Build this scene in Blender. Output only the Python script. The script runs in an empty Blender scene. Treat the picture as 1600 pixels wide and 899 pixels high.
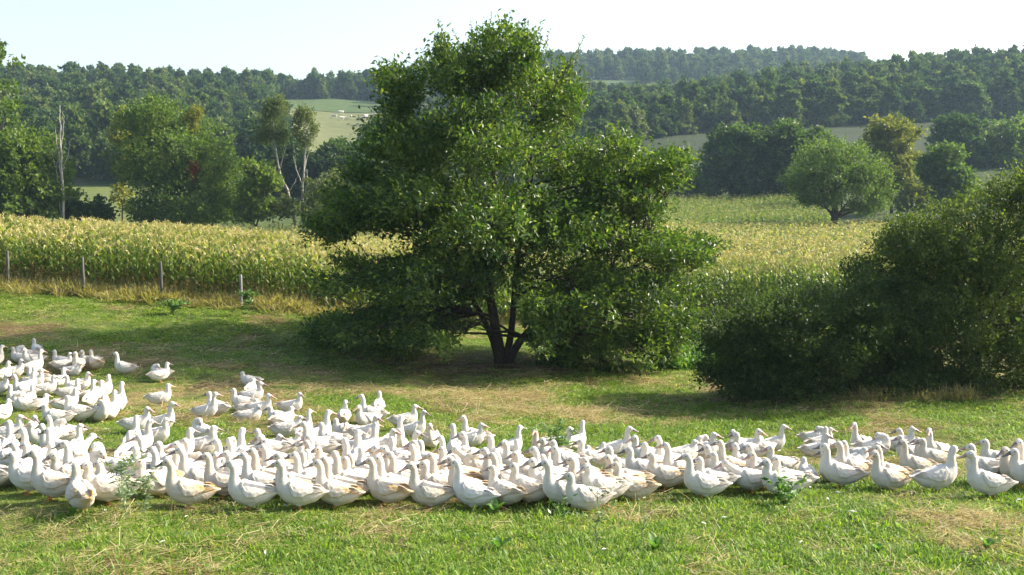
import bpy, math, random
import numpy as np
from mathutils import Vector, Matrix, Quaternion, Euler

RNG = np.random.default_rng(7)
random.seed(7)
SC = bpy.context.scene
COL = SC.collection
R = math.radians

# ------------------------------------------------------------------ camera
F = 1700.0                      # focal length in pixels of a 1600 wide frame
PITCH = R(5.03)                 # looking slightly down into the valley
cam_d = bpy.data.cameras.new("camera")
cam_d.sensor_width = 36.0
cam_d.lens = F / 1600 * 36.0
cam_d.clip_start = 0.1
cam_d.clip_end = 6000
cam = bpy.data.objects.new("camera", cam_d)
cam.rotation_euler = (R(90) - PITCH, 0, 0)
COL.objects.link(cam)
SC.camera = cam

# ------------------------------------------------------------------ light
SUN_EL, SUN_AZ = R(32), R(75)   # azimuth clockwise from the view direction
world = bpy.data.worlds.new("World")
SC.world = world
world.use_nodes = True
wn = world.node_tree.nodes
sky = wn.new('ShaderNodeTexSky')
sky.sky_type = 'NISHITA'
sky.sun_disc = False
sky.sun_elevation = SUN_EL
sky.sun_rotation = SUN_AZ
sky.air_density = 1.0
sky.dust_density = 3.0
sky.ozone_density = 0.0
world.node_tree.links.new(sky.outputs[0], wn['Background'].inputs[0])
wn['Background'].inputs[1].default_value = 0.15
sd = bpy.data.lights.new("sun", 'SUN')
sd.energy = 5.0
sd.angle = R(0.55)
sd.color = (1.0, 0.93, 0.80)
sun = bpy.data.objects.new("sun", sd)
S = Vector((math.sin(SUN_AZ) * math.cos(SUN_EL), math.cos(SUN_AZ) * math.cos(SUN_EL), math.sin(SUN_EL)))
sun.rotation_euler = S.to_track_quat('Z', 'Y').to_euler()
COL.objects.link(sun)
SC.view_settings.view_transform = 'Standard'
SC.view_settings.look = 'None'
SC.view_settings.exposure = 1.18
SC.view_settings.gamma = 1.0
SC.cycles.max_bounces = 6
SC.cycles.diffuse_bounces = 3
SC.cycles.glossy_bounces = 2
SC.cycles.transmission_bounces = 3
SC.cycles.volume_bounces = 1
HAZE_DENSITY = 0.00019

# ------------------------------------------------------------------ helpers: tags, meshes, noise
def tag(o, label=None, cat=None, group=None, kind=None):
    if label: o['label'] = label
    if cat: o['category'] = cat
    if group: o['group'] = group
    if kind: o['kind'] = kind
    return o

def mesh_np(name, V, Fq, mat=None, attrs=None, smooth=False):
    """mesh from numpy: V (n,3), Fq (m,k) all faces of k corners (or list of such arrays)"""
    me = bpy.data.meshes.new(name)
    V = np.asarray(V, np.float32)
    fl = Fq if isinstance(Fq, list) else [Fq]
    fl = [np.asarray(f, np.int32) for f in fl if len(f)]
    tot = np.concatenate([np.full(len(f), f.shape[1], np.int32) for f in fl])
    li = np.concatenate([f.ravel() for f in fl])
    me.vertices.add(len(V)); me.vertices.foreach_set('co', V.ravel())
    me.loops.add(len(li)); me.loops.foreach_set('vertex_index', li)
    me.polygons.add(len(tot))
    st = np.zeros(len(tot), np.int32); st[1:] = np.cumsum(tot)[:-1]
    me.polygons.foreach_set('loop_start', st)
    me.polygons.foreach_set('use_smooth', np.full(len(tot), smooth, bool))
    if mat is not None:
        for m in (mat if isinstance(mat, list) else [mat]): me.materials.append(m)
    for k, a in (attrs or {}).items():
        at = me.attributes.new(k, 'FLOAT', 'POINT')
        at.data.foreach_set('value', np.asarray(a, np.float32))
    me.update(calc_edges=True)
    return me

def link(name, me, parent=None, loc=None, rotz=0.0):
    o = bpy.data.objects.new(name, me)
    COL.objects.link(o)
    if parent is not None: o.parent = parent
    if loc is not None: o.location = loc
    if rotz: o.rotation_euler = (0, 0, rotz)
    return o

def empty(name, loc, rotz=0.0):
    o = bpy.data.objects.new(name, None)
    o.empty_display_size = 0.2
    COL.objects.link(o); o.location = loc; o.rotation_euler = (0, 0, rotz)
    return o

class MB:
    """collects tubes and faces for one mesh"""
    def __init__(s): s.v = []; s.f3 = []; s.f4 = []; s.t = []; s.n = 0
    def add(s, V, f4=None, f3=None, tint=0.5):
        V = np.asarray(V, float)
        if f4 is not None and len(f4): s.f4.append(np.asarray(f4) + s.n)
        if f3 is not None and len(f3): s.f3.append(np.asarray(f3) + s.n)
        s.v.append(V); s.t.append(np.broadcast_to(np.asarray(tint, float), (len(V),))); s.n += len(V)
    def tube(s, P, rad, k=6, tint=0.5, flat=1.0):
        P = np.asarray(P, float); n = len(P)
        T = np.gradient(P, axis=0); T /= np.linalg.norm(T, axis=1)[:, None] + 1e-9
        ref = np.array([0, 0, 1.0]) if abs(T[0, 2]) < 0.9 else np.array([1.0, 0, 0])
        A = np.cross(T, ref); A /= np.linalg.norm(A, axis=1)[:, None] + 1e-9
        B = np.cross(T, A)
        an = np.linspace(0, 2 * np.pi, k, endpoint=False)
        rad = np.broadcast_to(np.asarray(rad, float), (n,))
        V = P[:, None] + rad[:, None, None] * (A[:, None] * np.cos(an)[None, :, None] + flat * B[:, None] * np.sin(an)[None, :, None])
        i = np.arange(n - 1)[:, None] * k; j = np.arange(k)[None]; j2 = (j + 1) % k
        f = np.stack([i + j, i + j2, i + k + j2, i + k + j], -1).reshape(-1, 4)
        V = V.reshape(-1, 3)
        c0 = len(V)
        V = np.vstack([V, P[:1], P[-1:]])
        j = np.arange(k); j2 = (j + 1) % k
        f3 = np.vstack([np.stack([np.full(k, c0), j2, j], -1), np.stack([np.full(k, c0 + 1), (n - 1) * k + j, (n - 1) * k + j2], -1)])
        s.add(V, f, f3, tint)
    def mesh(s, name, mat, smooth=False):
        V = np.vstack(s.v); fl = []
        if s.f4: fl.append(np.vstack(s.f4))
        if s.f3: fl.append(np.vstack(s.f3))
        return mesh_np(name, V, fl, mat, {'tint': np.concatenate(s.t)}, smooth)

def hash2(ix, iy, seed):
    h = (ix.astype(np.int64) * 374761393 + iy.astype(np.int64) * 668265263 + seed * 1442695041) & 0xFFFFFFFF
    h = ((h ^ (h >> 13)) * 1274126177) & 0xFFFFFFFF
    return ((h ^ (h >> 16)) & 0xFFFF) / 65535.0

def vnoise(x, y, seed=0):
    ix, iy = np.floor(x), np.floor(y); fx, fy = x - ix, y - iy
    fx = fx * fx * (3 - 2 * fx); fy = fy * fy * (3 - 2 * fy)
    a, b = hash2(ix, iy, seed), hash2(ix + 1, iy, seed)
    c, d = hash2(ix, iy + 1, seed), hash2(ix + 1, iy + 1, seed)
    return (a * (1 - fx) + b * fx) * (1 - fy) + (c * (1 - fx) + d * fx) * fy

def fbm(x, y, scale, seed=0, octv=4):
    x = np.asarray(x, float) / scale; y = np.asarray(y, float) / scale
    s, a, t = 0.0, 1.0, 0.0
    for o in range(octv):
        s = s + a * vnoise(x + 17.3 * o, y - 9.1 * o, seed + o); t += a; a *= 0.5; x = x * 2.03; y = y * 2.03
    return s / t

# ------------------------------------------------------------------ terrain
CP = [  # (column in the photograph, metres from the camera, height)
    (-500, 1, -1.7), (800, 1, -1.7), (2100, 1, -1.7), (-300, 4, -2.5), (800, 4, -2.4), (1900, 4, -2.5),
    (-100, 9.8, -3.42), (400, 9.8, -3.42), (800, 9.8, -3.42), (1200, 9.8, -3.42), (1700, 9.8, -3.42),
    (-200, 12.8, -3.5), (60, 12.8, -3.5), (440, 12.4, -3.58), (850, 12.3, -3.6), (1090, 13.8, -3.78), (1300, 13.6, -3.76), (1540, 13.7, -3.74), (1800, 13.7, -3.7),
    (62, 16.5, -4.02), (336, 21.5, -4.45), (560, 19.5, -4.35), (911, 18.5, -4.42), (1224, 20, -4.72), (1500, 19.5, -4.55),
    (-300, 26, -4.1), (0, 27, -4.22), (200, 27, -4.4), (480, 28, -4.72), (-300, 31, -3.75), (0, 31, -4.05), (250, 31.5, -4.3), (500, 32, -4.7),
    (785, 32, -5.06), (1060, 29, -5.12), (1350, 25, -4.78), (1600, 25, -4.68), (1800, 25, -4.6), (1100, 35, -5.2),
    (-300, 38, -3.0), (10, 38, -3.3), (128, 37.5, -3.5), (250, 37.2, -3.7), (375, 37.2, -3.85), (490, 37.2, -4.15), (640, 39, -4.9), (900, 44, -5.3), (1150, 46, -5.35), (1500, 46, -5.4),
    (-200, 60, -4.0), (200, 60, -4.2), (500, 62, -4.7), (800, 65, -5.3), (1150, 70, -5.3), (1600, 70, -5.3),
    (-200, 100, -5.0), (200, 100, -5.0), (500, 102, -5.1), (800, 105, -5.2), (1150, 112, -5.05), (1600, 112, -4.9),
    (-200, 135, -2.4), (200, 135, -2.2), (500, 140, -2.5), (900, 140, -4.0), (1150, 142, -4.1), (1400, 142, -3.5), (1700, 142, -3),
    (-200, 185, 0.6), (200, 185, 0.6), (500, 190, 0.5), (800, 180, -1.5), (1150, 172, -2.2), (1400, 170, -1), (1700, 170, 0),
    (-200, 250, 9), (200, 250, 8), (350, 250, 7), (520, 250, 3.5), (800, 240, 5), (1050, 230, 8.0), (1300, 230, 8.5), (1600, 225, 9),
    (-200, 340, 24), (100, 340, 24), (350, 340, 21), (520, 360, 18), (800, 300, 14), (1050, 285, 15), (1350, 300, 18.5), (1650, 300, 19),
    (-200, 430, 38), (0, 430, 37.5), (250, 430, 37), (380, 440, 36), (520, 425, 30.5), (520, 460, 38), (800, 430, 32), (950, 420, 28), (1120, 425, 33), (1300, 430, 39), (1450, 440, 43), (1650, 450, 48),
    (-200, 560, 44), (250, 560, 43), (520, 545, 46), (800, 600, 56), (950, 600, 57), (1100, 600, 55), (1300, 600, 52), (1650, 600, 52),
    (-200, 850, 40), (250, 850, 42), (520, 850, 58), (700, 880, 88), (950, 880, 96), (1150, 880, 99), (1300, 880, 100), (1450, 900, 75), (1650, 900, 60),
    (-200, 1300, 20), (520, 1300, 30), (950, 1300, 60), (1300, 1300, 60), (1650, 1300, 40),
]
_cp = np.array(CP, float)
_u = np.arctan((_cp[:, 0] - 800) / F); _r = _cp[:, 1] / np.cos(_u)
AK = 2.6
_X = np.stack([_u * AK, np.log(_r)], 1)
def _phi(d2): return np.where(d2 > 1e-12, 0.5 * d2 * np.log(d2 + 1e-12), 0.0)
_d2 = ((_X[:, None] - _X[None]) ** 2).sum(-1)
_n = len(_X)
_A = np.zeros((_n + 3, _n + 3)); _A[:_n, :_n] = _phi(_d2) + np.eye(_n) * 2e-4
_A[:_n, _n] = 1; _A[:_n, _n + 1:] = _X; _A[_n, :_n] = 1; _A[_n + 1:, :_n] = _X.T
# solve on z/r so that near and far errors weigh alike
_W = np.linalg.solve(_A, np.concatenate([_cp[:, 2] / _r ** 0.8, np.zeros(3)]))

def zfun(x, y):
    x = np.asarray(x, float); y = np.asarray(y, float)
    r = np.clip(np.hypot(x, y), 1.0, 1400.0)
    a = np.arctan2(x, y)
    lim = 0.56
    over = np.clip(np.abs(a) - lim, 0, None) / (math.pi - lim)
    ac = np.where(np.abs(a) > lim, np.sign(a) * lim * (1 - over), a)
    sh = np.broadcast(r, ac).shape
    Q = np.stack([np.broadcast_to(ac * AK, sh).ravel(), np.broadcast_to(np.log(r), sh).ravel()], 1)
    out = np.empty(len(Q))
    for i in range(0, len(Q), 20000):
        q = Q[i:i + 20000]
        d2 = ((q[:, None] - _X[None]) ** 2).sum(-1)
        out[i:i + 20000] = _phi(d2) @ _W[:_n] + _W[_n] + q @ _W[_n + 1:]
    z = out.reshape(sh) * r ** 0.8
    near = np.clip((70 - r) / 30, 0, 1)
    z = z + near * ((fbm(x, y, 2.4, 5) - 0.5) * 0.22 + (fbm(x, y, 0.5, 11, 2) - 0.5) * 0.05)
    return z

_cp_, _sp_ = math.cos(PITCH), math.sin(PITCH)
def ray(px, py):
    u = (px - 800) / F; v = (449.5 - py) / F
    return Vector((u, _cp_ + v * _sp_, -_sp_ + v * _cp_))
def P(px, py, d):
    r = ray(px, py); return r * (d / r.y)
def X(px, d): return (px - 800) / F * d
def G(px, d, dz=0.0):
    """point on the ground in column px at d metres"""
    y = d; x = (px - 800) / F * d * 1.0
    return Vector((x, y, float(zfun(x, y)) + dz))
def scale_at(d): return F / d

def straw_mask(x, y):
    n = fbm(x, y, 2.6, 31, 4); m = fbm(x, y, 0.55, 57, 3)
    keep = np.where((y < 13.2) & (x < -1.6), 0.25, 1.0)
    return keep * np.clip((n * 0.55 + m * 0.45 - 0.495) * 6.5, 0, 1)
TREE = G(785, 32)
def dirt_mask(x, y):
    d = np.hypot((x - TREE.x + 0.6) / 4.2, (y - TREE.y + 0.8) / 2.6)
    m = np.clip(1.35 - d, 0, 1) * np.clip(fbm(x, y, 0.9, 77, 3) * 2.4 - 0.3, 0, 1)
    f = np.clip((fbm(x, y, 1.6, 91, 4) - 0.60) * 9, 0, 1)
    return np.clip(m + 0.8 * f, 0, 1)
def corn_near(px): return np.interp(px, [-300, 10, 490, 640, 900, 1050, 1700], [38.6, 38.4, 37.6, 39.5, 44.5, 46, 47])
def corn_far(px): return np.interp(px, [-300, 100, 600, 1000, 1700], [98, 100, 105, 112, 113])

# ------------------------------------------------------------------ materials
def new_mat(name):
    m = bpy.data.materials.new(name); m.use_nodes = True
    nt = m.node_tree; nt.nodes.clear()
    return m, nt, nt.nodes.new('ShaderNodeOutputMaterial')

def N(nt, t, **kw):
    n = nt.nodes.new(t)
    for k, v in kw.items():
        if k.startswith('i_'):
            key = k[2:]; n.inputs[int(key) if key.isdigit() else key.replace('_', ' ')].default_value = v
        else: setattr(n, k, v)
    return n

def ramp(nt, stops, src=None):
    n = nt.nodes.new('ShaderNodeValToRGB')
    cr = n.color_ramp
    while len(cr.elements) < len(stops): cr.elements.new(0.5)
    for e, (p, c) in zip(cr.elements, stops):
        e.position = p; e.color = (*c, 1)
    if src is not None: nt.links.new(src, n.inputs[0])
    return n

def foliage(name, stops, transl=0.35, rough=0.45, spec=0.4, vary=0.12):
    """leaf: colour by a per-leaf tint plus a per-plant variation; thin and translucent"""
    m, nt, out = new_mat(name)
    at = N(nt, 'ShaderNodeAttribute', attribute_name='tint')
    oi = N(nt, 'ShaderNodeObjectInfo')
    ad = N(nt, 'ShaderNodeMath', operation='MULTIPLY_ADD'); ad.inputs[1].default_value = vary * 2
    nt.links.new(oi.outputs['Random'], ad.inputs[0])
    su = N(nt, 'ShaderNodeMath', operation='SUBTRACT'); su.inputs[1].default_value = vary
    nt.links.new(at.outputs['Fac'], su.inputs[0]); nt.links.new(su.outputs[0], ad.inputs[2])
    rp = ramp(nt, stops, ad.outputs[0])
    pb = N(nt, 'ShaderNodeBsdfPrincipled')
    pb.inputs['Roughness'].default_value = rough; pb.inputs['Specular IOR Level'].default_value = spec
    nt.links.new(rp.outputs[0], pb.inputs['Base Color'])
    tr = N(nt, 'ShaderNodeBsdfTranslucent')
    br = N(nt, 'ShaderNodeMixRGB', blend_type='MULTIPLY'); br.inputs[0].default_value = 1; br.inputs[2].default_value = (1.5, 1.6, 0.7, 1)
    nt.links.new(rp.outputs[0], br.inputs[1]); nt.links.new(br.outputs[0], tr.inputs[0])
    mx = N(nt, 'ShaderNodeMixShader'); mx.inputs[0].default_value = transl
    nt.links.new(pb.outputs[0], mx.inputs[1]); nt.links.new(tr.outputs[0], mx.inputs[2])
    nt.links.new(mx.outputs[0], out.inputs[0])
    return m

def solid(name, c1, c2, scale=8.0, rough=0.8, bump=0.0, stretch=(1, 1, 1), spec=0.3):
    m, nt, out = new_mat(name)
    tc = N(nt, 'ShaderNodeTexCoord'); mp = N(nt, 'ShaderNodeMapping'); mp.inputs['Scale'].default_value = stretch
    nt.links.new(tc.outputs['Object'], mp.inputs[0])
    nz = N(nt, 'ShaderNodeTexNoise'); nz.inputs['Scale'].default_value = scale; nz.inputs['Detail'].default_value = 5
    nt.links.new(mp.outputs[0], nz.inputs[0])
    rp = ramp(nt, [(0.3, c1), (0.7, c2)], nz.outputs[0])
    pb = N(nt, 'ShaderNodeBsdfPrincipled'); pb.inputs['Roughness'].default_value = rough; pb.inputs['Specular IOR Level'].default_value = spec
    nt.links.new(rp.outputs[0], pb.inputs['Base Color'])
    if bump:
        b = N(nt, 'ShaderNodeBump'); b.inputs['Strength'].default_value = bump; b.inputs['Distance'].default_value = 0.03
        nt.links.new(nz.outputs[0], b.inputs['Height']); nt.links.new(b.outputs[0], pb.inputs['Normal'])
    nt.links.new(pb.outputs[0], out.inputs[0])
    return m

def ground_material():
    m, nt, out = new_mat("meadow_soil")
    geo = N(nt, 'ShaderNodeNewGeometry')
    n1 = N(nt, 'ShaderNodeTexNoise'); n1.inputs['Scale'].default_value = 1.1; n1.inputs['Detail'].default_value = 8
    n2 = N(nt, 'ShaderNodeTexNoise'); n2.inputs['Scale'].default_value = 14; n2.inputs['Detail'].default_value = 6
    for n in (n1, n2): nt.links.new(geo.outputs['Position'], n.inputs[0])
    g = ramp(nt, [(0.3, (0.05, 0.075, 0.018)), (0.55, (0.11, 0.14, 0.03)), (0.75, (0.18, 0.19, 0.055))], n1.outputs[0])
    st = ramp(nt, [(0.3, (0.06, 0.042, 0.02)), (0.5, (0.17, 0.12, 0.055)), (0.7, (0.36, 0.28, 0.14))], n2.outputs[0])
    a1 = N(nt, 'ShaderNodeAttribute', attribute_name='straw')
    mx = N(nt, 'ShaderNodeMixRGB'); nt.links.new(a1.outputs['Fac'], mx.inputs[0]); nt.links.new(g.outputs[0], mx.inputs[1]); nt.links.new(st.outputs[0], mx.inputs[2])
    dr = ramp(nt, [(0.3, (0.05, 0.03, 0.016)), (0.7, (0.17, 0.105, 0.055))], n2.outputs[0])
    a2 = N(nt, 'ShaderNodeAttribute', attribute_name='dirt')
    m2 = N(nt, 'ShaderNodeMixRGB'); nt.links.new(a2.outputs['Fac'], m2.inputs[0]); nt.links.new(mx.outputs[0], m2.inputs[1]); nt.links.new(dr.outputs[0], m2.inputs[2])
    fr = ramp(nt, [(0.35, (0.03, 0.045, 0.015)), (0.7, (0.07, 0.095, 0.03))], n1.outputs[0])
    a3 = N(nt, 'ShaderNodeAttribute', attribute_name='far')
    m3 = N(nt, 'ShaderNodeMixRGB'); nt.links.new(a3.outputs['Fac'], m3.inputs[0]); nt.links.new(m2.outputs[0], m3.inputs[1]); nt.links.new(fr.outputs[0], m3.inputs[2])
    pb = N(nt, 'ShaderNodeBsdfPrincipled'); pb.inputs['Roughness'].default_value = 0.95; pb.inputs['Specular IOR Level'].default_value = 0.1
    nt.links.new(m3.outputs[0], pb.inputs['Base Color'])
    b = N(nt, 'ShaderNodeBump'); b.inputs['Strength'].default_value = 0.6; b.inputs['Distance'].default_value = 0.05
    nt.links.new(n2.outputs[0], b.inputs['Height']); nt.links.new(b.outputs[0], pb.inputs['Normal'])
    nt.links.new(pb.outputs[0], out.inputs[0])
    return m

def field_material(name, stops, scale, bands=None):
    m, nt, out = new_mat(name)
    geo = N(nt, 'ShaderNodeNewGeometry')
    n1 = N(nt, 'ShaderNodeTexNoise'); n1.inputs['Scale'].default_value = scale; n1.inputs['Detail'].default_value = 8; n1.inputs['Roughness'].default_value = 0.65
    nt.links.new(geo.outputs['Position'], n1.inputs[0])
    rp = ramp(nt, stops, n1.outputs[0])
    pb = N(nt, 'ShaderNodeBsdfPrincipled'); pb.inputs['Roughness'].default_value = 0.95; pb.inputs['Specular IOR Level'].default_value = 0.1
    nt.links.new(rp.outputs[0], pb.inputs['Base Color']); nt.links.new(pb.outputs[0], out.inputs[0])
    return m

M_GROUND = ground_material()
M_OAK = foliage("hero_leaf", [(0.0, (0.012, 0.034, 0.008)), (0.45, (0.036, 0.08, 0.013)), (0.8, (0.11, 0.165, 0.026)), (1.0, (0.24, 0.28, 0.05))], 0.46, 0.42, 0.5, 0.0)
M_BUSH = foliage("bush_leaf", [(0.0, (0.024, 0.042, 0.012)), (0.5, (0.065, 0.105, 0.022)), (0.92, (0.17, 0.20, 0.045)), (1.0, (0.26, 0.15, 0.05))], 0.42, 0.5, 0.35, 0.0)
M_MID = foliage("broad_leaf", [(0.0, (0.03, 0.06, 0.015)), (0.5, (0.085, 0.14, 0.026)), (0.85, (0.165, 0.215, 0.04)), (1.0, (0.25, 0.27, 0.06))], 0.45, 0.5, 0.3, 0.05)
M_LIGHT = foliage("pale_leaf", [(0.0, (0.05, 0.075, 0.025)), (0.5, (0.09, 0.12, 0.04)), (1.0, (0.19, 0.2, 0.06))], 0.4, 0.5, 0.3, 0.05)
M_YEL = foliage("yellowing_leaf", [(0.0, (0.08, 0.10, 0.02)), (0.5, (0.17, 0.18, 0.03)), (1.0, (0.32, 0.29, 0.05))], 0.45, 0.5, 0.3, 0.05)
M_RED = foliage("red_leaf", [(0.0, (0.12, 0.03, 0.015)), (1.0, (0.32, 0.08, 0.03))], 0.3, 0.5, 0.3, 0.05)
M_WOOD = foliage("woodland_leaf", [(0.0, (0.02, 0.048, 0.015)), (0.45, (0.05, 0.094, 0.025)), (0.75, (0.095, 0.14, 0.036)), (1.0, (0.17, 0.19, 0.055))], 0.34, 0.6, 0.2, 0.30)
M_BARK = solid("dark_bark", (0.028, 0.02, 0.014), (0.075, 0.055, 0.04), 9, 0.9, 0.5, (3, 3, 0.7))
M_PALEBARK = solid("pale_bark", (0.2, 0.18, 0.15), (0.42, 0.39, 0.34), 5, 0.85, 0.3, (3, 3, 0.6))
M_GRASS = foliage("grass_blade", [(0.0, (0.055, 0.12, 0.014)), (0.45, (0.15, 0.25, 0.03)), (0.8, (0.27, 0.34, 0.06)), (1.0, (0.46, 0.40, 0.16))], 0.45, 0.5, 0.3, 0.18)
M_STRAW = foliage("straw", [(0.0, (0.20, 0.13, 0.055)), (0.5, (0.40, 0.31, 0.15)), (1.0, (0.60, 0.51, 0.31))], 0.3, 0.6, 0.3, 0.10)
M_CORN = foliage("corn_leaf", [(0.0, (0.14, 0.095, 0.04)), (0.22, (0.20, 0.16, 0.065)), (0.38, (0.06, 0.12, 0.02)), (0.62, (0.13, 0.20, 0.03)), (0.82, (0.27, 0.29, 0.065)), (1.0, (0.55, 0.47, 0.26))], 0.42, 0.45, 0.4, 0.04)
M_DRY = foliage("dry_grass", [(0.0, (0.22, 0.16, 0.08)), (0.5, (0.38, 0.33, 0.15)), (0.75, (0.22, 0.26, 0.07)), (1.0, (0.55, 0.48, 0.27))], 0.4, 0.6, 0.2, 0.1)
M_WEED = foliage("weed_leaf", [(0.0, (0.035, 0.09, 0.02)), (0.6, (0.09, 0.19, 0.04)), (1.0, (0.22, 0.3, 0.12))], 0.4, 0.45, 0.4, 0.1)
M_GREYWEED = foliage("grey_weed_leaf", [(0.0, (0.10, 0.15, 0.08)), (0.6, (0.2, 0.26, 0.15)), (1.0, (0.34, 0.38, 0.27))], 0.35, 0.6, 0.3, 0.1)
M_POST = solid("weathered_wood", (0.065, 0.062, 0.052), (0.14, 0.135, 0.115), 6, 0.9, 0.4, (4, 4, 0.5))
M_POSTPALE = solid("pale_post", (0.2, 0.19, 0.18), (0.3, 0.28, 0.26), 6, 0.8, 0.2, (4, 4, 0.5))
M_BILL = None

# ------------------------------------------------------------------ ground sheet
def build_ground():
    a_f = np.linspace(-0.60, 0.60, 300)
    a_c = np.linspace(0.60, 2 * math.pi - 0.60, 60)[1:-1]
    A = np.concatenate([a_f, a_c]); na = len(A)
    r = np.concatenate([np.geomspace(1.0, 8, 18)[:-1], np.geomspace(8, 60, 170)[:-1], np.geomspace(60, 1150, 110)])
    AA, RR = np.meshgrid(A, r)
    x, y = RR * np.sin(AA), RR * np.cos(AA)
    z = zfun(x, y)
    V = np.stack([x, y, z], -1).reshape(-1, 3)
    i = np.arange(len(r) - 1)[:, None] * na; j = np.arange(na)[None]; j2 = (j + 1) % na
    f = np.stack([i + j, i + na + j, i + na + j2, i + j2], -1).reshape(-1, 4)
    c = len(V); V = np.vstack([V, [[0, 0, float(zfun(0.0, 0.5))]]])
    j = np.arange(na); f3 = np.stack([np.full(na, c), j, (j + 1) % na], -1)
    xs, ys = V[:, 0], V[:, 1]; rr = np.hypot(xs, ys)
    near = np.clip((60 - rr) / 20, 0, 1)
    me = mesh_np("ground", V, [f, f3], M_GROUND, {'straw': straw_mask(xs, ys) * near * np.where((ys > 30.5) & (xs < 0), 0.3, 1), 'dirt': dirt_mask(xs, ys) * near,
                                                'far': np.clip((rr - 105) / 30, 0, 1)}, True)
    tag(link("ground", me), kind='structure', label="meadow and valley ground with grass, straw and bare patches")
build_ground()

def drape(name, poly, mat, lift, nu=40, nv=24, label=None):
    """sheet over the ground: poly = four (px, d) corners near-left, near-right, far-right, far-left"""
    a, b, c, d = [np.array(p, float) for p in poly]
    u = np.linspace(0, 1, nu)[None, :, None]; v = np.linspace(0, 1, nv)[:, None, None]
    q = (a * (1 - u) + b * u) * (1 - v) + (d * (1 - u) + c * u) * v
    px, dd = q[..., 0], q[..., 1]
    x = (px - 800) / F * dd; y = dd
    V = np.stack([x, y, zfun(x, y) + lift], -1).reshape(-1, 3)
    i = np.arange(nv - 1)[:, None] * nu; j = np.arange(nu - 1)[None]
    f = np.stack([i + j, i + j + 1, i + nu + j + 1, i + nu + j], -1).reshape(-1, 4)
    return tag(link(name, mesh_np(name, V, f, mat, None, True)), kind='structure', label=label)

M_PASTURE = field_material("pasture_grass", [(0.3, (0.10, 0.115, 0.045)), (0.7, (0.16, 0.165, 0.07))], 0.12)
M_SHADEPAST = field_material("shade_toned_pasture", [(0.3, (0.026, 0.038, 0.018)), (0.7, (0.042, 0.055, 0.025))], 0.12)  # pasture green darkened: the wood's shade is painted into the grass colour
M_VINE = field_material("vineyard_rows", [(0.35, (0.055, 0.085, 0.028)), (0.7, (0.09, 0.125, 0.042))], 0.25)
M_MEADOW2 = field_material("valley_grass", [(0.3, (0.075, 0.10, 0.025)), (0.7, (0.13, 0.15, 0.045))], 0.3)
drape("pasture", [(430, 300), (660, 300), (660, 424), (430, 424)], M_PASTURE, 0.25, label="pale grazed pasture on the far slope")
drape("vineyard", [(425, 425), (660, 425), (660, 468), (425, 468)], M_VINE, 0.3, label="green vineyard strip above the far pasture")
drape("valley_meadow", [(60, 104), (330, 104), (330, 186), (60, 186)], M_MEADOW2, 0.12, label="bright green meadow strip beyond the left corn")
drape("hill_pasture", [(960, 205), (1560, 205), (1560, 300), (1000, 290)], M_SHADEPAST, 0.25, label="pasture below the right wood with shade put into its green")
drape("hill_meadow", [(925, 575), (1000, 575), (1000, 640), (925, 640)], M_VINE, 0.3, label="small green field on the far right hill")

# ------------------------------------------------------------------ scatter by geometry nodes (only for uncountable cover)
def scatter(name, kinds, pts, rotz, scl, idx, label, kind='stuff', tilt=None):
    src = bpy.data.collections.new(name + "_source")
    for o in kinds: src.objects.link(o)
    n = len(pts)
    me = bpy.data.meshes.new(name)
    me.vertices.add(n); me.vertices.foreach_set('co', np.asarray(pts, np.float32).ravel())
    rot = np.zeros((n, 3), np.float32); rot[:, 2] = rotz
    if tilt is not None: rot[:, :2] = tilt
    at = me.attributes.new('rot', 'FLOAT_VECTOR', 'POINT'); at.data.foreach_set('vector', rot.ravel())
    sc = np.asarray(scl, np.float32); sc = np.repeat(sc[:, None], 3, 1) if sc.ndim == 1 else sc
    at = me.attributes.new('scl', 'FLOAT_VECTOR', 'POINT'); at.data.foreach_set('vector', sc.ravel())
    at = me.attributes.new('idx', 'INT', 'POINT'); at.data.foreach_set('value', np.asarray(idx, np.int32))
    ng = bpy.data.node_groups.new(name, 'GeometryNodeTree')
    ng.interface.new_socket('Geometry', in_out='INPUT', socket_type='NodeSocketGeometry')
    ng.interface.new_socket('Geometry', in_out='OUTPUT', socket_type='NodeSocketGeometry')
    gi = ng.nodes.new('NodeGroupInput'); go = ng.nodes.new('NodeGroupOutput')
    ci = ng.nodes.new('GeometryNodeCollectionInfo'); ci.inputs['Collection'].default_value = src
    ci.inputs['Separate Children'].default_value = True; ci.inputs['Reset Children'].default_value = True
    ip = ng.nodes.new('GeometryNodeInstanceOnPoints'); ip.inputs['Pick Instance'].default_value = True
    def na(nm, dt):
        n_ = ng.nodes.new('GeometryNodeInputNamedAttribute'); n_.data_type = dt; n_.inputs['Name'].default_value = nm
        return [s for s in n_.outputs if s.enabled and s.name == 'Attribute'][0]
    ng.links.new(gi.outputs[0], ip.inputs['Points']); ng.links.new(ci.outputs[0], ip.inputs['Instance'])
    ng.links.new(na('idx', 'INT'), ip.inputs['Instance Index'])
    ng.links.new(na('rot', 'FLOAT_VECTOR'), ip.inputs['Rotation']); ng.links.new(na('scl', 'FLOAT_VECTOR'), ip.inputs['Scale'])
    ng.links.new(ip.outputs[0], go.inputs[0])
    o = link(name, me)
    md = o.modifiers.new("scatter", 'NODES'); md.node_group = ng
    return tag(o, label=label, kind=kind)

def src_obj(name, me): return bpy.data.objects.new(name, me)

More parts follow.
